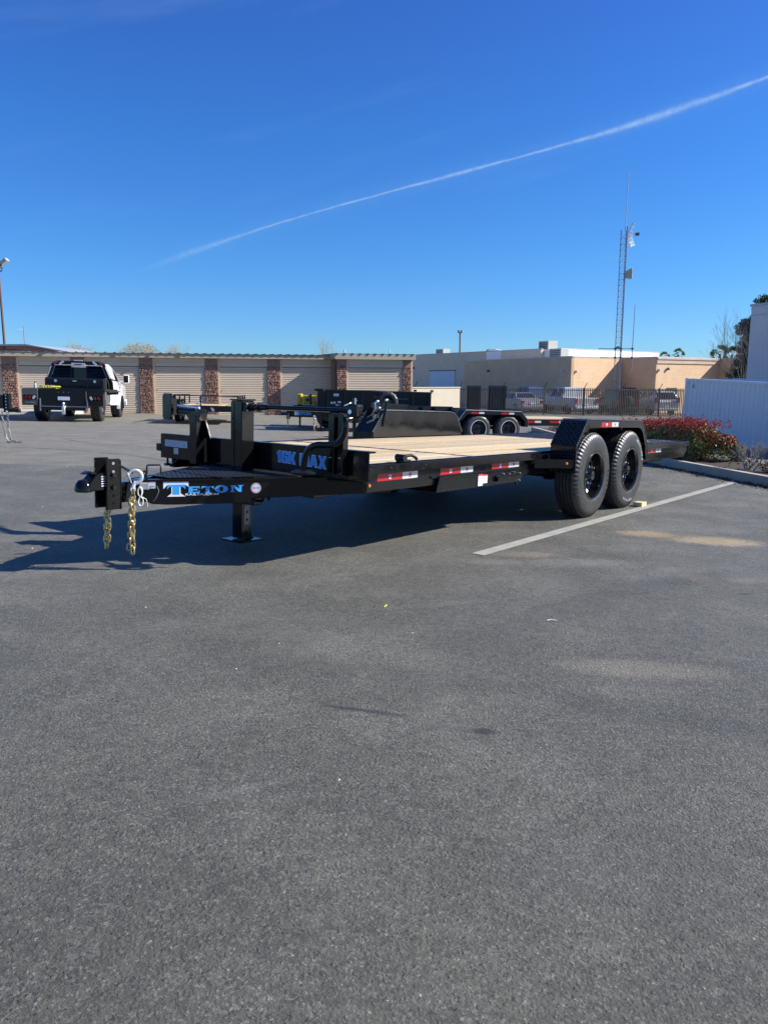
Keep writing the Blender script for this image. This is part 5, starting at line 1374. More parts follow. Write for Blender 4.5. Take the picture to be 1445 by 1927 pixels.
RW, ow = building('white_parapet_building', 'building whose plain white upper wall shows above the tan roofline', [(14.8, 65.5), (25.9, 74.3)], 3.95, -1.4, 'white_wall', (-.62, .78), cap=[(.0, .05, .03)], depth=9)

def roof_unit(x, y, z0, z1, w, dpt, label, mats=('unit_grey', 'unit_dark'), ang=-.98):
    t = thing('rooftop_unit', label, 'air conditioner', Matrix.Translation((x, y, z0)) @ Matrix.Rotation(ang, 4, 'Z'), 'roof units on the block buildings'); h = z1-z0
    MB().box(-w/2, w/2, -dpt/2, dpt/2, .05, h).obj('casing', mats[0], t, bevel=.02)
    for k in range(6): MB().box(-w*.42, w*.42, -dpt/2-.02, -dpt/2-.001, .12+k*(h-.2)/6, .12+(k+.6)*(h-.2)/6).obj('louvre', mats[1], t)
    for k in range(5): MB().box(-w/2-.02, -w/2-.001, -dpt*.4, dpt*.4, .12+k*(h-.2)/5, .12+(k+.6)*(h-.2)/5).obj('louvre', mats[1], t)
    for sx_ in (-1, 1): MB().box(sx_*w*.4-.04, sx_*w*.4+.04, -dpt/2, dpt/2, 0, .049).obj('skid', 'unit_dark', t)
roof_unit(6.0, 80.2, 3.70, 4.50, 1.2, .9, 'square grey green cooler on the roof above the roll-up door')
roof_unit(14.15, 68.0, 3.66, 4.68, 1.15, 1.15, 'tallest rooftop cooler with a dark louvred side left of the white parapet')
roof_unit(14.0, 63.0, 2.75, 3.85, 1.25, .9, 'grey green duct housing standing below the white parapet')
t = thing('solar_panel', 'tilted dark panel with a pale back on the block building roof', 'solar panel', Matrix.Translation((10.4, 74.5, 3.66)) @ Matrix.Rotation(-.4, 4, 'Z'))
MB().prism([(-1.0, .0), (-.45, .62), (-.40, .62), (-.90, .0)], -.6, .6).obj('panel', 'window_dark', t); MB().prism([(-.38, .6), (.2, .62), (1.0, .42), (1.0, .30), (-.3, .30)], -.6, .6).obj('tank', 'white_wall', t)
for x in (-.2, .6): MB().box(x-.03, x+.03, -.5, .5, 0, .299).obj('support', 'galvanised', t)

# light poles
def flood(t, x, y, z, s=1.):
    MB().box(x-.02, x+.16, y-.12, y+.12, z, z+.06).obj('lamp_head', 'unit_dark', t, bevel=.01)
t = thing('light_pole', 'thin distant light pole rising behind the grey block building', 'light pole', Matrix.Translation((9.14, 95, 0)))
MB().cyl((0, 0, -1), (0, 0, 7.1), .09, 8).obj('pole', 'pole_brown', t)
for s in (1, -1): m = MB().box(s*.06, s*.30, -.2, .2, 7.0, 7.35); m.obj('lamp_head', 'unit_grey', t, bevel=.03)
t = thing('light_pole', 'tall brown floodlight pole at the left edge of the view behind the storage roof', 'light pole', Matrix.Translation((-24.05, 50, 0)))
MB().cyl((0, 0, -1), (0, 0, 8.3), .10, 10, r1=.065).obj('pole', 'pole_brown', t)
MB().tube([(-.5, 0, 8.25), (-.4, 0, 8.05), (0, 0, 8.0), (.2, 0, 8.1), (.25, 0, 8.3)], .04, 6).obj('yoke', 'pole_brown', t)
m = MB().box(-.08, .18, -.15, .15, 8.25, 8.75); m.xf(Matrix.Rotation(.0, 4, 'Y')).obj('lamp_ballast', 'unit_dark', t, bevel=.05)
m = MB().box(-.04, .42, -.2, .2, -.10, .10).xf(Matrix.Translation((.26, 0, 8.52)) @ Matrix.Rotation(radians(-38), 4, 'Y')); m.obj('lamp_head', 'unit_grey', t, bevel=.02)
t = thing('roof_aerial', 'small thin television aerial on a mast left of the red roofed building', 'aerial', Matrix.Translation((-23.0, 50.5, 0)))
MB().cyl((0, 0, 0), (0, 0, 4.75), .025, 6).obj('mast', 'tower_steel', t)
m = MB()
for k in range(4): m.bar((-.32+.09*k, -.2, 4.55), (-.32+.09*k, .2, 4.55), .015)
m.bar((-.34, 0, 4.55), (0, 0, 4.55), .015); m.tube([(-.3, 0, 4.35), (-.38, 0, 4.45), (-.3, 0, 4.55)], .012, 5); m.obj('antenna_elements', 'galvanised', t)

t = thing('gabled_house', 'low building with a shallow red brown gable roof behind the left storage units', 'house', Matrix.Translation((-24, 50, 0)))
MB().box(-14, 3.0, .8, 9, -1, 2.9).obj('wall', 'lilac_wall', t)
MB().prism([(-14, 3.55), (1.4, 3.60), (4.6, 3.02), (4.6, 2.98), (1.4, 3.50), (-14, 3.46)], -.2, 9).obj('roof', 'roof_metal', t)
MB().prism([(-14, 3.45), (1.2, 3.485), (4.3, 2.97), (2.8, 2.97), (.6, 3.30), (-14, 3.26)], .0, .2).obj('gable_trim', 'red_roof', t)
MB().prism([(-14, 3.25), (-.2, 3.28), (-1.0, 3.02), (-14, 2.95)], -.6, .0).obj('lean_to_roof', 'red_roof', t)

# ------------------------------------------------------------------ radio mast
def build_tower():
    t = thing('radio_mast', 'tall slender lattice radio mast with a grid dish and whip aerial at its top', 'radio mast', Matrix.Translation((16.1, 54.0, 0)))
    r = .26; legs = [(-.26, -.05), (.10, -.22), (.16, .20)]; z0, z1 = -.9, 11.25
    for (x, y) in legs: MB().cyl((x, y, z0), (x, y, z1), .028, 6).obj('mast_leg', 'tower_steel', t)
    m = MB(); z = z0+.2; k = 0
    while z < z1-.3:
        for i in range(3):
            a, b = legs[i], legs[(i+1) % 3]
            m.bar((*a, z), (*b, z), .016)
            m.bar((*a, z), (*b, z+.38), .013)
        z += .38; k += 1
    m.obj('lattice_bracing', 'tower_steel', t, kind='stuff')
    MB().cyl((.02, 0, 11.2), (.06, 0, 14.9), .03, 6).obj('whip_aerial', 'white_lens', t)
    g_ = MB().cyl((.16, 0, 10.4), (.16, 0, 11.5), .03, 6).obj('dish_mount', 'tower_steel', t)
    m = MB()
    for s in (1, -1):
        for k in range(7):
            yy = (k-3)*.14
            m.tube([(.30+.22*((zz/.75)**2)+.25*yy*yy, yy, 10.95+s*zz) for zz in (.04, .2, .4, .6, .75)], .022, 5)
    for zz in (-.6, -.35, -.1, .1, .35, .6): m.tube([(.30+.22*((zz/.75)**2)+.25*q*q, q, 10.95+zz) for q in (-.42, -.2, 0, .2, .42)], .02, 5)
    m.bar((.16, 0, 10.95), (.85, 0, 10.98), .03); m.obj('grid_dish', 'galvanised', t); MB().box(.72, .95, -.1, .1, 10.9, 11.08).obj('dish_feed', 'unit_dark', t)
    MB().prism([(.22, 8.15), (.22, 8.62), (.55, 8.80), (.60, 8.75), (.60, 8.10), (.55, 8.10)], -.2, .2).obj('panel_antenna', 'unit_grey', t, bevel=.02)
    for z in (3.48, 2.88):
        MB().cyl((-1.45 if z > 3 else -1.3, -.1, z), (1.0, -.1, z), .022, 6).obj('stand_off_arm', 'tower_steel', t)
        for x in (-.28, .10, .88): MB().lathe([(0, -.09), (.08, -.05), (.09, 0), (.08, .05), (0, .09)], 10, 'z', (x, -.12, z)).obj('clamp', 'unit_dark', t)
    MB().cyl((.88, -.12, 2.0), (.90, -.12, 6.4), .032, 8, r1=.02).obj('pole_antenna', 'tower_steel', t)
build_tower()

# ------------------------------------------------------------------ fence, wall, gates
def build_fence():
    A, B_ = Vector((1.5, 41.55, 0)), Vector((18.6, 47.5, 0)); L = (B_-A).length; u = (B_-A)/L
    M = basis(A, u, Vector((-u.y, u.x, 0)), (0, 0, 1)); R = thing('picket_fence', 'long rusty iron picket fence with outward leaning post tips before the parked cars', 'fence', M)
    def gz(s): p = A+u*s; return G(p.x, p.y)
    top = lambda s: .98-.15*s/L
    me = MB().box(-.027, .027, -.012, .012, 0, 1).mesh('picket', 'fence_iron')
    n = int(L/.122); random.seed(4)
    for i in range(n):
        s = .05+i*.122; zb = gz(s)+.03; h = top(s)-zb+random.uniform(-.012, .012)
        link('picket', me, R, mw=Matrix.Translation((s, -.03, zb)) @ Matrix.Rotation(random.uniform(-.006, .006), 4, 'Y') @ Matrix.Diagonal((random.uniform(.85, 1.2), 1, h, 1)))
    s = .15; k = 0
    while s < L:
        zb = gz(s)
        MB().box(s-.035, s+.035, -.02, .05, zb-.1, top(s)+.02).obj('fence_post', 'fence_iron', R)
        MB().bar((s, 0, top(s)), (s+.13, -.1, top(s)+.30), .035).obj('post_arm', 'fence_iron', R); s += 2.62
    for dz0, dz1 in ((.16, .16),):
        m = MB(); m.bar((0, .0, gz(0)+.2), (L, .0, gz(L)+.2), .03, .035); m.obj('fence_rail', 'fence_iron', R)
        m = MB(); m.bar((0, .0, top(0)-.12), (L, .0, top(L)-.12), .03, .035); m.obj('fence_rail', 'fence_iron', R)
build_fence()
w = thing('low_wall', 'plain cream rendered wall between the storage building and the picket fence', 'wall', Matrix.Translation((1.36, 37.9, 0)) @ Matrix.Rotation(.573, 4, 'Z'))
MB().box(0, 2.95, 0, .2, -.7, .955).obj('wall_face', 'cream_wall', w); MB().box(-.02, 2.98, -.03, .23, .956, 1.0).obj('wall_coping', 'cream_wall', w)

def gate(x, y, wd, h, lean, label):
    t = thing('steel_gate_panel', label, 'gate panel', Matrix.Translation((x, y, G(x, y))) @ Matrix.Rotation(lean, 4, 'Y') @ Matrix.Rotation(.12, 4, 'Z'), 'black ribbed steel panels by the picket fence')
    for x0 in (0, wd-.05): MB().box(x0, x0+.05, -.03, .03, 0, h).obj('frame_post', 'gate_black', t)
    for z0 in (0.05, h-.05): MB().box(.051, wd-.051, -.03, .03, z0, z0+.05).obj('frame_rail', 'gate_black', t)
    n = 6; p = (wd-.1)/n
    for i in range(n): MB().prism([(.05+p*i+.004, .0), (.05+p*i+p*.3, -.03), (.05+p*i+p*.75, -.03), (.05+p*(i+1)-.004, .0)], .11, h-.06, 'z').obj('ribbed_sheet', 'gate_black', t)
gate(3.80, 36.0, .66, 1.46, .01, 'narrower black ribbed steel panel standing nearest the cream wall')
gate(4.80, 36.3, .86, 1.50, .035, 'wider black ribbed steel panel leaning slightly to the right')

# ------------------------------------------------------------------ cars behind the fence
def car(x, y, rot, kind, mat, label, k=.87):
    M = Matrix.Translation((x, y, G(x, y))) @ Matrix.Rotation(rot, 4, 'Z') @ Matrix.Scale(k, 4)
    R = thing({'pickup': 'pickup_truck', 'suv': 'parked_suv', 'jeep': 'parked_jeep'}.get(kind, 'parked_car'), label, 'car' if kind in ('sedan',) else {'pickup': 'pickup', 'suv': 'suv', 'jeep': 'off roader'}[kind], M, 'vehicles parked behind the picket fence')
    # x to the front, rear bumper at x=0
    if kind == 'sedan': prof = [(0, .35), (-.02, .65), (.05, .95), (.75, 1.02), (1.35, 1.40), (2.5, 1.42), (3.3, 1.02), (4.4, .90), (4.6, .6), (4.55, .3), (.1, .25)]; W_, belt, roof = .9, 1.0, (1.3, 2.6)
    elif kind == 'pickup': prof = [(0, .55), (0, 1.15), (1.75, 1.17), (1.85, 1.80), (2.1, 1.88), (3.4, 1.88), (4.1, 1.25), (5.5, 1.15), (5.65, .6), (.1, .45)]; W_, belt = .98, 1.2
    elif kind == 'suv': prof = [(0, .5), (-.03, 1.0), (.1, 1.15), (.35, 1.75), (.6, 1.84), (3.0, 1.84), (3.8, 1.2), (4.8, 1.08), (4.95, .55), (.1, .4)]; W_, belt = .97, 1.15
    else: prof = [(0, .6), (0, 1.78), (.15, 1.85), (2.5, 1.85), (2.8, 1.3), (3.9, 1.22), (4.0, .6), (.1, .55)]; W_, belt = .85, 1.2
    m = MB(); zt = max(p[1] for p in prof); vs = []
    def hw(z): return W_*(1 if z < belt else 1-.28*(z-belt)/(zt-belt+1e-6)*(1 if kind != 'jeep' else .25))
    n = len(prof)
    for s in (-1, 1): vs += [(a, s*hw(b), b) for a, b in prof]
    m.add(vs, [tuple(range(n)), tuple(range(n, 2*n))[::-1]]+[(i, (i+1) % n, (i+1) % n+n, i+n) for i in range(n)])
    m.obj('body', mat, R, bevel=.05)
    # glass
    gl = {'sedan': [(.82, 1.06), (1.30, 1.36)], 'pickup': [(1.80, 1.28), (1.865, 1.74)], 'suv': [(.13, 1.20), (.34, 1.68)], 'jeep': [(-.002, 1.28), (-.002, 1.74)]}[kind]
    (xa, za), (xb, zb) = gl; e = .02
    MB().add([(xa-e, -hw(za)*.85, za+e*.5), (xa-e, hw(za)*.85, za+e*.5), (xb-e, hw(zb)*.85, zb+e*.5), (xb-e, -hw(zb)*.85, zb+e*.5), (xa+.01, -hw(za)*.85, za), (xa+.01, hw(za)*.85, za), (xb+.01, hw(zb)*.85, zb), (xb+.01, -hw(zb)*.85, zb)],
             [(0, 1, 2, 3), (0, 4, 5, 1), (1, 5, 6, 2), (2, 6, 7, 3), (3, 7, 4, 0)]).obj('rear_window', 'window_dark', R)
    sw = {'sedan': [(1.15, 2.0), (2.05, 3.0)], 'pickup': [(2.0, 2.7), (2.75, 3.6)], 'suv': [(.5, 1.5), (1.55, 2.5), (2.55, 3.4)], 'jeep': [(.2, 1.3), (1.4, 2.4)]}[kind]
    zb2 = {'sedan': 1.34, 'pickup': 1.78, 'suv': 1.74, 'jeep': 1.74}[kind]; z0_ = belt+.04
    for s in (-1, 1):
        for a, b in sw:
            q = [(a, z0_), (b, z0_), (b-.18, zb2), (a+.12, zb2)]
            p = [(x_, s*(hw(z_)+.012), z_) for x_, z_ in q]+[(x_, s*(hw(z_)-.02), z_) for x_, z_ in q]
            MB().add(p, [(0, 1, 2, 3), (7, 6, 5, 4)]+[(i, (i+1) % 4, (i+1) % 4+4, i+4) for i in range(4)]).obj('side_window', 'window_dark', R)
        lz = {'sedan': .72, 'pickup': .8, 'suv': .95, 'jeep': .85}[kind]; lh = {'sedan': .16, 'pickup': .32, 'suv': .4, 'jeep': .22}[kind]
        MB().box(-.045, .05, s*(W_-.24), s*(W_-.03), lz, lz+lh).obj('tail_light', 'tape_red', R, bevel=.02)
    MB().box(-.14, .02, -W_*.9, W_*.9, .38, .56).obj('rear_bumper', 'galvanised' if kind == 'pickup' else mat, R, bevel=.04)
    MB().box(-.05, -.03, -.16, .16, .62, .76).obj('licence_plate', 'decal_white', R)
    xs_ = {'sedan': (.9, 3.7), 'pickup': (1.1, 4.7), 'suv': (.95, 3.9), 'jeep': (.75, 3.2)}[kind]
    for x_ in xs_:
        for s in (-1, 1): wheel(R, x_, s*(W_+.01), .36, R=.36, w=.24, rim=.22, simple_=True, depth=.06, side=s)
    if kind == 'jeep':
        MB().lathe([(.0, -.14), (.30, -.14), (.37, -.10), (.37, .06), (.30, .08), (.22, .07), (.0, .05)], 24, 'x', (-.16, .1, 1.0)).obj('spare_wheel', 'rubber', R)
    if kind == 'suv': MB().box(.5, 2.8, -.7, -.66, 1.86, 1.90).obj('roof_rail', 'unit_dark', R); MB().box(.5, 2.8, .66, .7, 1.86, 1.90).obj('roof_rail', 'unit_dark', R)
car(8.95, 46.9, 1.9, 'sedan', 'car_silver', 'silver saloon car leftmost behind the picket fence')
car(12.35, 47.4, 1.85, 'pickup', 'car_white', 'white crew cab pickup behind the fence, right of the silver saloon')
car(15.25, 48.6, 1.7, 'jeep', 'car_dark', 'dark off roader with a spare wheel on its tail behind the fence')
car(18.1, 49.8, 1.72, 'suv', 'car_white', 'pale estate like vehicle with red tail lamps nearest the white container behind the fence')
car(16.6, 54.3, 1.7, 'suv', 'car_white', 'second pale vehicle parked deeper behind the dark off roader')
car(10.9, 51.6, 1.9, 'pickup', 'car_blue', 'dark blue vehicle parked deeper behind the white pickup')

# ------------------------------------------------------------------ container and the tall wall
def build_container():
    X = Vector((.285, -.958, -.036)).normalized(); P = Vector((10.69, 27.9, -.745)); Z = Vector((0, 0, 1)); Z = (Z-X*Z.dot(X)).normalized(); Y = Z.cross(X)
    R = thing('shipping_container', 'long white corrugated shipping container standing on blocks right of the red hedge', 'container', basis(P, X, Y, Z))
    L, Wd, H = 6.1, 2.1, 2.14
    # left side wall faces -Y ... local y positive is away from the camera side
    s = -1 if Y.dot(Vector((-10.69, -27.9, 0))) < 0 else 1
    yf = 0.0
    def corr(x0, x1, y, sg):
        m = MB(); pr = []; x = x0; p = .21
        while x < x1-.01:
            for dx, dy in ((0, 0), (.05, 0), (.08, .03), (.16, .03), (.19, 0)):
                if x+dx <= x1: pr.append((x+dx, y+sg*dy))
            x += p
        pr.append((x1, y)); vs = []
        for a, b in pr: vs += [(a, b, .14), (a, b, H-.09)]
        return m.add(vs, [(2*i, 2*i+1, 2*i+3, 2*i+2) for i in range(len(pr)-1)])
    near = s*1.0
    corr(.12, L-.12, -s*.03, s*-1).obj('side_wall', 'container_white', R, fix=False)
    corr(.12, L-.12, -s*(Wd-.03), s).obj('side_wall', 'container_white', R, fix=False)
    for x0 in (0, L-.119):
        for y0 in (0, -s*(Wd-.1)): MB().box(x0, x0+.119, y0, y0-s*.1, .0, H).obj('corner_post', 'container_white', R, bevel=.006)
    for y0 in (0, -s*(Wd-.08)):
        MB().box(.12, L-.12, y0, y0-s*.08, H-.089, H).obj('top_rail', 'container_white', R); MB().box(.12, L-.12, y0+s*.004, y0-s*.08, .0, .139).obj('bottom_rail', 'container_white', R)
    MB().box(.1, L-.1, -s*.08, -s*(Wd-.08), H-.05, H-.02).obj('roof', 'container_white', R); MB().box(.1, L-.1, -s*.08, -s*(Wd-.08), .08, .12).obj('floor', 'satin_black', R)
    for x0 in (.02, L-.05): MB().box(x0, x0+.03, -s*.1, -s*(Wd-.1), .1, H-.05).obj('end_wall', 'container_white', R)
    for x0, z0 in ((0.0, H-.0), (0.0, 0)): MB().box(x0-.006, x0+.15, s*.006, -s*.11, z0-.1 if z0 else -.004, z0+.006 if z0 else .1).obj('corner_casting', 'galvanised', R, bevel=.004)
    MB().box(.42, .48, s*.001, s*.006, H-.32, H-.2).obj('number_mark', 'decal_grey', R)
    for x0 in (.2, 2.6, 3.75, 5.7): MB().box(x0, x0+.2, -s*.02, -s*.4, -.25, -.006).obj('support_block', 'unit_dark', R)
    MB().box(3.6, 3.66, s*.0045, s*.05, -.02, .06).obj('lashing_ring', 'decal_red', R)
build_container()
RT, ot = building('tall_block_building', 'tall windowless lilac grey wall at the right edge behind the white container', [(14.8, 32.0), (18.4, 20.0)], 4.25, -1.2, 'lilac_wall', (.958, .285), cap=[(.0, .09, .05), (-.36, -.33, .015)], depth=9)

# ------------------------------------------------------------------ vegetation
def leaf_quads(mb, c, n, rad, size, rng_, flat=.0):
    for _ in range(n):
        d = Vector((rng_.gauss(0, 1), rng_.gauss(0, 1), rng_.gauss(0, 1))); d.normalize()
        r = rng_.random()**.4; p = c+Vector((d.x*rad.x, d.y*rad.y, d.z*rad.z))*r
        a = Vector((rng_.uniform(-1, 1), rng_.uniform(-1, 1), rng_.uniform(-1, 1))).normalized(); b = a.cross(Vector((rng_.uniform(-1, 1), rng_.uniform(-1, 1), rng_.uniform(-1, 1)))).normalized()
        l = size*rng_.uniform(.6, 1.3); w = l*.42
        mb.add([p-a*l*.5, p+b*w*.5, p+a*l*.5, p-b*w*.5], [(0, 1, 2, 3)])

def build_hedge():
    rg = random.Random(21); R = thing('red_tip_hedge', 'clipped hedge with crimson new leaves over green in the kerbed planter', 'hedge', Matrix.Translation((5.30, 14.2, G(5.3, 14.2)+.08)))
    green, red = MB(), MB(); o = Vector((5.30, 14.2, G(5.3, 14.2)+.08))
    def shape(t, a):     # t along, a around: lumpy rounded cross-section
        return 1+.10*sin(t*3.1+a*2)+.07*sin(t*7.3-a*3)+.05*sin(t*15+a*5)
    def kx(y): return 5.02+(4.58-5.02)*(y-10.5)/3.2 if y < 13.5 else 4.60
    st = MB()
    for k in range(90):
        y = rg.uniform(13.0, 18.0); x = kx(y)+rg.uniform(.35, .95); b = Vector((x, y, G(x, y)+.05))-o
        tip = b+Vector((rg.uniform(-.25, .25), rg.uniform(-.25, .25), rg.uniform(.3, .55))); st.tube([b, (b+tip)/2+Vector((rg.uniform(-.04, .04), 0, 0)), tip], .009, 4, r1=.004)
    st.obj('stems', 'bark', R, kind='stuff')
    N = 46000
    for i in range(N):
        y = rg.uniform(12.55, 18.4); a = rg.uniform(0, pi); t = y
        end = min(1., max(.0, (y-12.5)/.5))**.5
        rx, rz = .53*(.55+.45*end), .585*(.45+.55*end)*(1 if y < 14.0 else 1-.10*(y-14.0))
        s = shape(t, a)*(1-.35*rg.random()**2.4)
        e = .72    # squarish section
        cx, cz = math.copysign(abs(cos(a))**e, cos(a)), abs(sin(a))**e
        x = kx(y)+.22+.52+rx*s*cx; z = G(x, y)+.10+rz*s*cz*1.0
        if rg.random() < .12: z = G(x, y)+.10+rg.random()*rz*cz
        p = Vector((x, y, z))-o; hh = cz*s
        nrm = Vector((cx, rg.uniform(-.4, .4), cz+.3)).normalized()
        A = (nrm.cross(Vector((rg.uniform(-1, 1), rg.uniform(-1, 1), rg.uniform(-1, 1))))).normalized()
        A = (A+nrm*rg.uniform(.0, .9)).normalized(); B2 = A.cross(nrm+Vector((rg.uniform(-.6, .6), rg.uniform(-.6, .6), rg.uniform(-.6, .6)))).normalized()
        red_p = min(1, max(0, (hh-.66)*2.6+.32*sin(y*5+x*7)+.28*sin(y*13)-.08))
        l = rg.uniform(.032, .068); w_ = l*.44
        tgt = red if rg.random() < red_p*.85+.03 else green
        tgt.add([p-A*l*.5, p+B2*w_*.5+A*l*.05, p+A*l*.5, p-B2*w_*.5+A*l*.05], [(0, 1, 2, 3)])
    # young shoots standing above
    for k in range(420):
        y = rg.uniform(12.8, 18.2); x = kx(y)+.74+rg.uniform(-.4, .4); z = G(x, y)+.10+.60*(1-.3*abs(x-kx(y)-.69)**1.5)*(1 if y < 14.0 else 1-.10*(y-14.0)); hgt = rg.uniform(.03, .13)*(1.6 if rg.random() < .2 else 1)
        b = Vector((x, y, z))-o
        for q in range(6):
            c = b+Vector((0, 0, hgt*q/5)); ang = q*2.4+k; A = Vector((cos(ang), sin(ang), 1.1)).normalized(); B2 = A.cross(Vector((sin(ang), -cos(ang), .3))).normalized(); l = rg.uniform(.03, .055)
            red.add([c, c+A*l*.5+B2*l*.2, c+A*l, c+A*l*.5-B2*l*.2], [(0, 1, 2, 3)])
    green.obj('green_leaves', 'leaf_green', R, fix=False, kind='stuff'); red.obj('red_leaves', 'leaf_red', R, fix=False, kind='stuff')
build_hedge()

def twigs(mb, p, d, l, r, depth, rg, spread=.6, n=3, up=.15):
    if depth < 0: return
    pts = [p]; q = p; dd = d.copy()
    for k in range(3):
        dd = (dd+Vector((rg.uniform(-.25, .25), rg.uniform(-.25, .25), rg.uniform(-.1, .2)))).normalized(); q = q+dd*l/3; pts.append(q)
    mb.tube(pts, r, 4 if depth < 2 else 5, r1=r*.6)
    for k in range(n):
        nd = (dd+Vector((rg.uniform(-spread, spread), rg.uniform(-spread, spread), rg.uniform(-spread*.5, spread)+up))).normalized()
        twigs(mb, pts[rg.choice((2, 3))], nd, l*rg.uniform(.55, .8), r*.58, depth-1, rg, spread, n, up)

def bare_shrub(x, y, h, label, seed, mat='bark_grey', leaves=60, cat='shrub', name='dead_shrub', leafm='dead_leaf'):
    rg = random.Random(seed); z = G(x, y)+.06; R = thing(name, label, cat, Matrix.Translation((x, y, z)))
    m = MB()
    for k in range(9):
        a = rg.uniform(0, 2*pi); twigs(m, Vector((rg.uniform(-.05, .05), rg.uniform(-.05, .05), 0)), Vector((cos(a)*.8, sin(a)*.8, rg.uniform(.5, 1.2))).normalized(), h*.55, .011, 3, rg, .7, 3, .1)
    m.obj('branches', mat, R, kind='stuff')
    m = MB(); leaf_quads(m, Vector((0, 0, h*.35)), leaves, Vector((h*.9, h*.9, h*.35)), .05, rg); m.obj('withered_leaves', leafm, R, fix=False, kind='stuff')
bare_shrub(5.45, 11.45, .44, 'leafless pale grey shrub in the planter right of the red hedge', 3)
bare_shrub(5.78, 11.1, .36, 'low shrub with brown withered leaves at the right edge of the planter', 5, leaves=700)
bare_shrub(5.75, 10.1, .22, 'small withered shrub low beside the kerb at the right edge', 6, leaves=200)
bare_shrub(4.98, 21.2, .26, 'sparse dark shrub in the planter far behind the large trailer wheels', 7, mat='bark', leaves=260)
bare_shrub(5.05, 22.6, .30, 'leafless dark shrub at the far end of the planter', 8, mat='bark', leaves=120)

def litter():
    rg = random.Random(9); m = MB()
    for a, b in zip(KP[1:-2], KP[2:-1]):
        for k in range(700):
            t = rg.random(); x = a[0]+(b[0]-a[0])*t; y = a[1]+(b[1]-a[1])*t; off = abs(rg.gauss(0, .13))+.0
            x -= off; dz = .006+rg.random()*.02*max(0, 1-off*4); p = Vector((x, y, G(x, y)+dz)); A = Vector((rg.uniform(-1, 1), rg.uniform(-1, 1), rg.uniform(-.3, .5))).normalized(); B_ = A.cross(Vector((0, 0, 1))).normalized(); l = rg.uniform(.02, .07)
            m.add([p-A*l/2, p+B_*l*.2, p+A*l/2, p-B_*l*.2], [(0, 1, 2, 3)])
    m.obj('leaf_litter', 'dead_leaf', fix=False, kind='stuff')
    m = MB()
    for k in range(160):
        x, y = rg.uniform(-9, 3.5), rg.uniform(1.6, 22); s = rg.uniform(.0015, .004)*(1+y*.10); z = G(x, y)
        m.add([(x-s, y-s, z), (x+s, y-s*.6, z), (x+s*.7, y+s, z), (x-s*.8, y+s*.8, z), (x, y, z+s*.9)], [(0, 1, 4), (1, 2, 4), (2, 3, 4), (3, 0, 4)])
    m.obj('pale_grit', 'litter', fix=False, kind='stuff')
litter()
t = MB().tube([(.83, 3.78, G(.83, 3.78)+.006), (.85, 3.79, G(.85, 3.79)+.008), (.88, 3.785, G(.88, 3.785)+.005)], .0025, 5).obj('grass_stalk', 'litter'); tag(t, 'tiny pale dry stalk lying alone on the asphalt at lower right', 'twig')
t = MB().tube([(.0, 3.96, G(0, 3.96)+.004), (.01, 3.975, G(0, 3.96)+.006), (.015, 3.995, G(0, 3.96)+.004)], .003, 5).obj('yellow_scrap', 'cleaner_yellow'); tag(t, 'tiny yellow scrap on the asphalt below the trailer shadow', 'scrap')

def pine():
    rg = random.Random(31); x0, y0 = 18.45, 38.5; R = thing('evergreen_tree', 'dark evergreen with clumped leaning crown behind the tall lilac wall', 'tree', Matrix.Translation((x0, y0, -1)))
    m = MB().tube([(0, 0, 0), (-.1, 0, 2), (.1, 0, 4), (.3, 0, 6.4)], .22, 8, r1=.08)
    clumps = [(-.75, 0, 4.55, .5, .45), (-.55, 0, 3.95, .6, .5), (-.75, 0, 3.2, .55, .45), (-.7, 0, 2.5, .6, .5), (-.35, 0, 5.3, .5, .4), (.3, 0, 5.8, .7, .4), (.25, 0, 6.25, .75, .4), (.9, .2, 6.1, .8, .5), (-.2, 0, 5.75, .6, .4), (.6, -.3, 5.5, .9, .6), (-.75, 0, 5.1, .42, .35), (-.95, .1, 4.75, .35, .28), (-.3, 0, 4.9, .55, .45), (.3, 0, 4.6, .8, .6), (-.7, -.1, 4.25, .5, .4), (-.2, 0, 3.8, .7, .5), (-.85, 0, 3.45, .35, .3), (.4, .2, 3.6, .9, .7), (-.6, 0, 3.1, .6, .5), (.2, 0, 2.8, .9, .6), (-1.0, 0, 2.75, .4, .3)]
    cr = MB()
    clumps += [(-1.0, -.1, 3.9, .35, .35), (-.9, -.1, 2.9, .45, .45), (-.6, -.1, 2.1, .5, .4), (-.95, 0, 5.0, .4, .35)]
    for (x, y, z, r, rz) in clumps:
        m.tube([(x*.1, 0, z-.5), (x*.6, y*.6, z-.15), (x, y, z)], .05, 5, r1=.02)
        for k in range(int(13*r/.5)):
            c = Vector((x+rg.gauss(0, r*.42), y+rg.gauss(0, r*.42), z+rg.gauss(0, rz*.42))); leaf_quads(cr, c, 150, Vector((.22, .22, .15)), .085, rg)
    m.obj('trunk', 'bark', R); cr.obj('crown', 'leaf_pine', R, fix=False, kind='stuff')
pine()

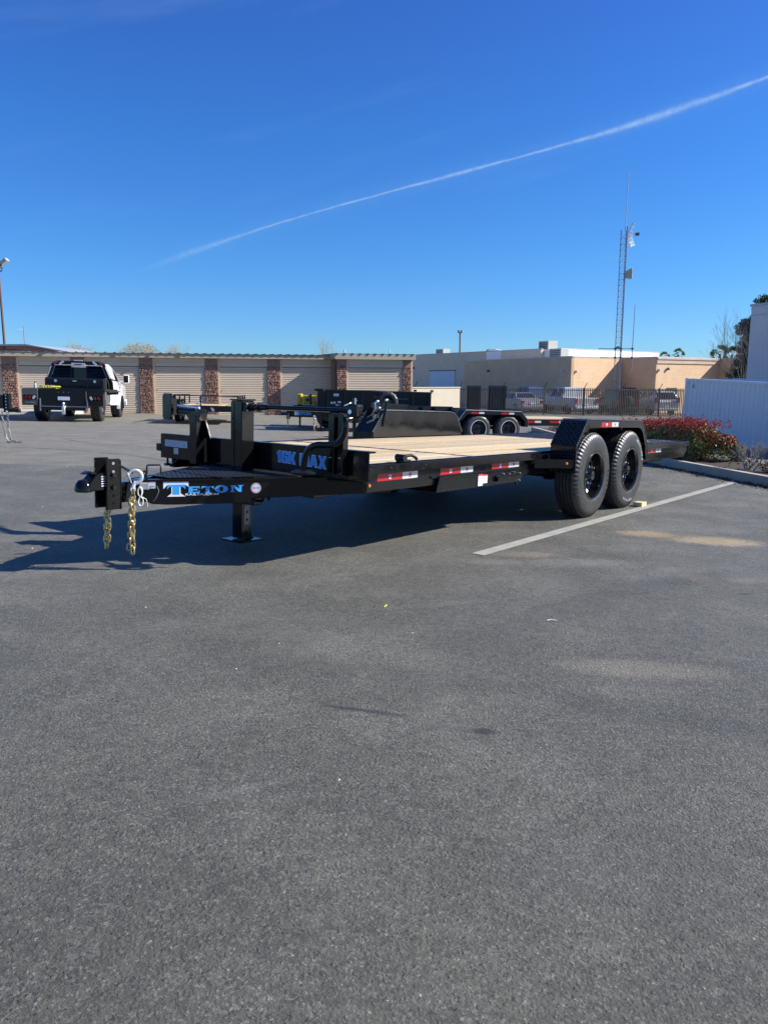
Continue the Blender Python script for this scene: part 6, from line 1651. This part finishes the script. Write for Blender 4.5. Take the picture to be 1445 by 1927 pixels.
def palm(x, y, ztop, r, label, seed):
    rg = random.Random(seed); R = thing('fan_palm', label, 'palm tree', Matrix.Translation((x, y, -1)), 'fan palms beyond the roofs')
    h = ztop+1-r*.6; MB().tube([(0, 0, 0), (0, 0, h)], .14, 8, r1=.11).obj('trunk', 'bark', R); cr = MB()
    for k in range(34):
        a = rg.uniform(0, 2*pi); el = rg.uniform(-1.1, 1.5); d = Vector((cos(a)*cos(el), sin(a)*cos(el), sin(el))); c = Vector((0, 0, h)); l = r*rg.uniform(.45, .6); hub = c+d*l
        side = d.cross(Vector((0, 0, 1))).normalized(); upv = side.cross(d); ro = rg.uniform(-1.3, 1.3); side, upv = side*cos(ro)+upv*sin(ro), upv*cos(ro)-side*sin(ro)
        for q in range(9):
            f_ = (q-4)/4*1.15; dd = (d*cos(f_)+side*sin(f_)).normalized(); dr = Vector((0, 0, -.06*r)); e = hub+dd*r*.5+dr; wv = dd.cross(upv).normalized()*r*.035
            cr.add([hub, hub+dd*r*.25+wv, e, hub+dd*r*.25-wv], [(0, 1, 2, 3)])
    cr.obj('crown', 'leaf_palm', R, fix=False, kind='stuff')
palm(32.0, 75, 4.45, 1.0, 'larger fan palm left of the dark evergreen, its crown spreading above the tan cornice', 1)
palm(33.6, 76, 4.35, .9, 'fan palm crowded between its larger neighbour and the bare tree', 2)
palm(31.4, 84, 4.55, .75, 'small fan palm right of the white parapet, taller one of the distant pair', 3)
palm(29.9, 84, 4.2, .7, 'small fan palm right of the white parapet, lower one of the distant pair', 4)
palm(25.5, 86, 4.9, .55, 'tiny palm tip just above the white parapet', 5)

def bare_tree(x, y, z0, h, w_, label, seed, mat='twig_tan', leaves=0, n=10, leafm='leaf_tan', depth=4, th=.03):
    rg = random.Random(seed); R = thing('bare_tree', label, 'tree', Matrix.Translation((x, y, z0))); m = MB(); m.tube([(0, 0, 0), (0, 0, h*.45)], th*3, 6, r1=th*1.8)
    for k in range(n):
        a = rg.uniform(0, 2*pi); twigs(m, Vector((0, 0, h*rg.uniform(.25, .45))), Vector((cos(a)*w_/h*1.3, sin(a)*w_/h*1.3, 1)).normalized(), h*.30, th, depth, rg, .55, 3, .2)
    m.obj('branches', mat, R, kind='stuff')
    if leaves:
        m = MB(); leaf_quads(m, Vector((0, 0, h*.80)), leaves, Vector((w_, w_, h*.24)), .09, rg); m.obj('dry_foliage', leafm, R, fix=False, kind='stuff')
bare_tree(-23.6, 60, -.9, 4.75, 1.7, 'straw coloured bare tree top behind the storage roof, nearer the red roofed building', 11, leaves=3500, th=.015)
bare_tree(-18.9, 61, -.9, 4.95, 1.7, 'straw coloured rounded bush top above the storage roof right of the truck', 12, leaves=7000, th=.015)
bare_tree(-16.6, 62, -.9, 4.8, .7, 'smallest straw coloured bush top above the storage roof right of the truck', 14, leaves=1500, n=6, th=.015)
bare_tree(-4.9, 62, -.9, 5.1, .8, 'wispy bare tree top above the middle of the storage roof', 13, n=5, depth=3, mat='twig_tan', th=.02)
bare_tree(16.9, 37.0, -1., 4.6, .75, 'grey bare tree leaning against the dark evergreen above the container', 15, mat='bark_grey', n=12, th=.018)
bare_tree(25.6, 57.6, -1., 3.3, .28, 'small dark bush top in front of the sunlit end of the tan cornice', 16, mat='bark', leaves=900, leafm='leaf_pine', n=6)
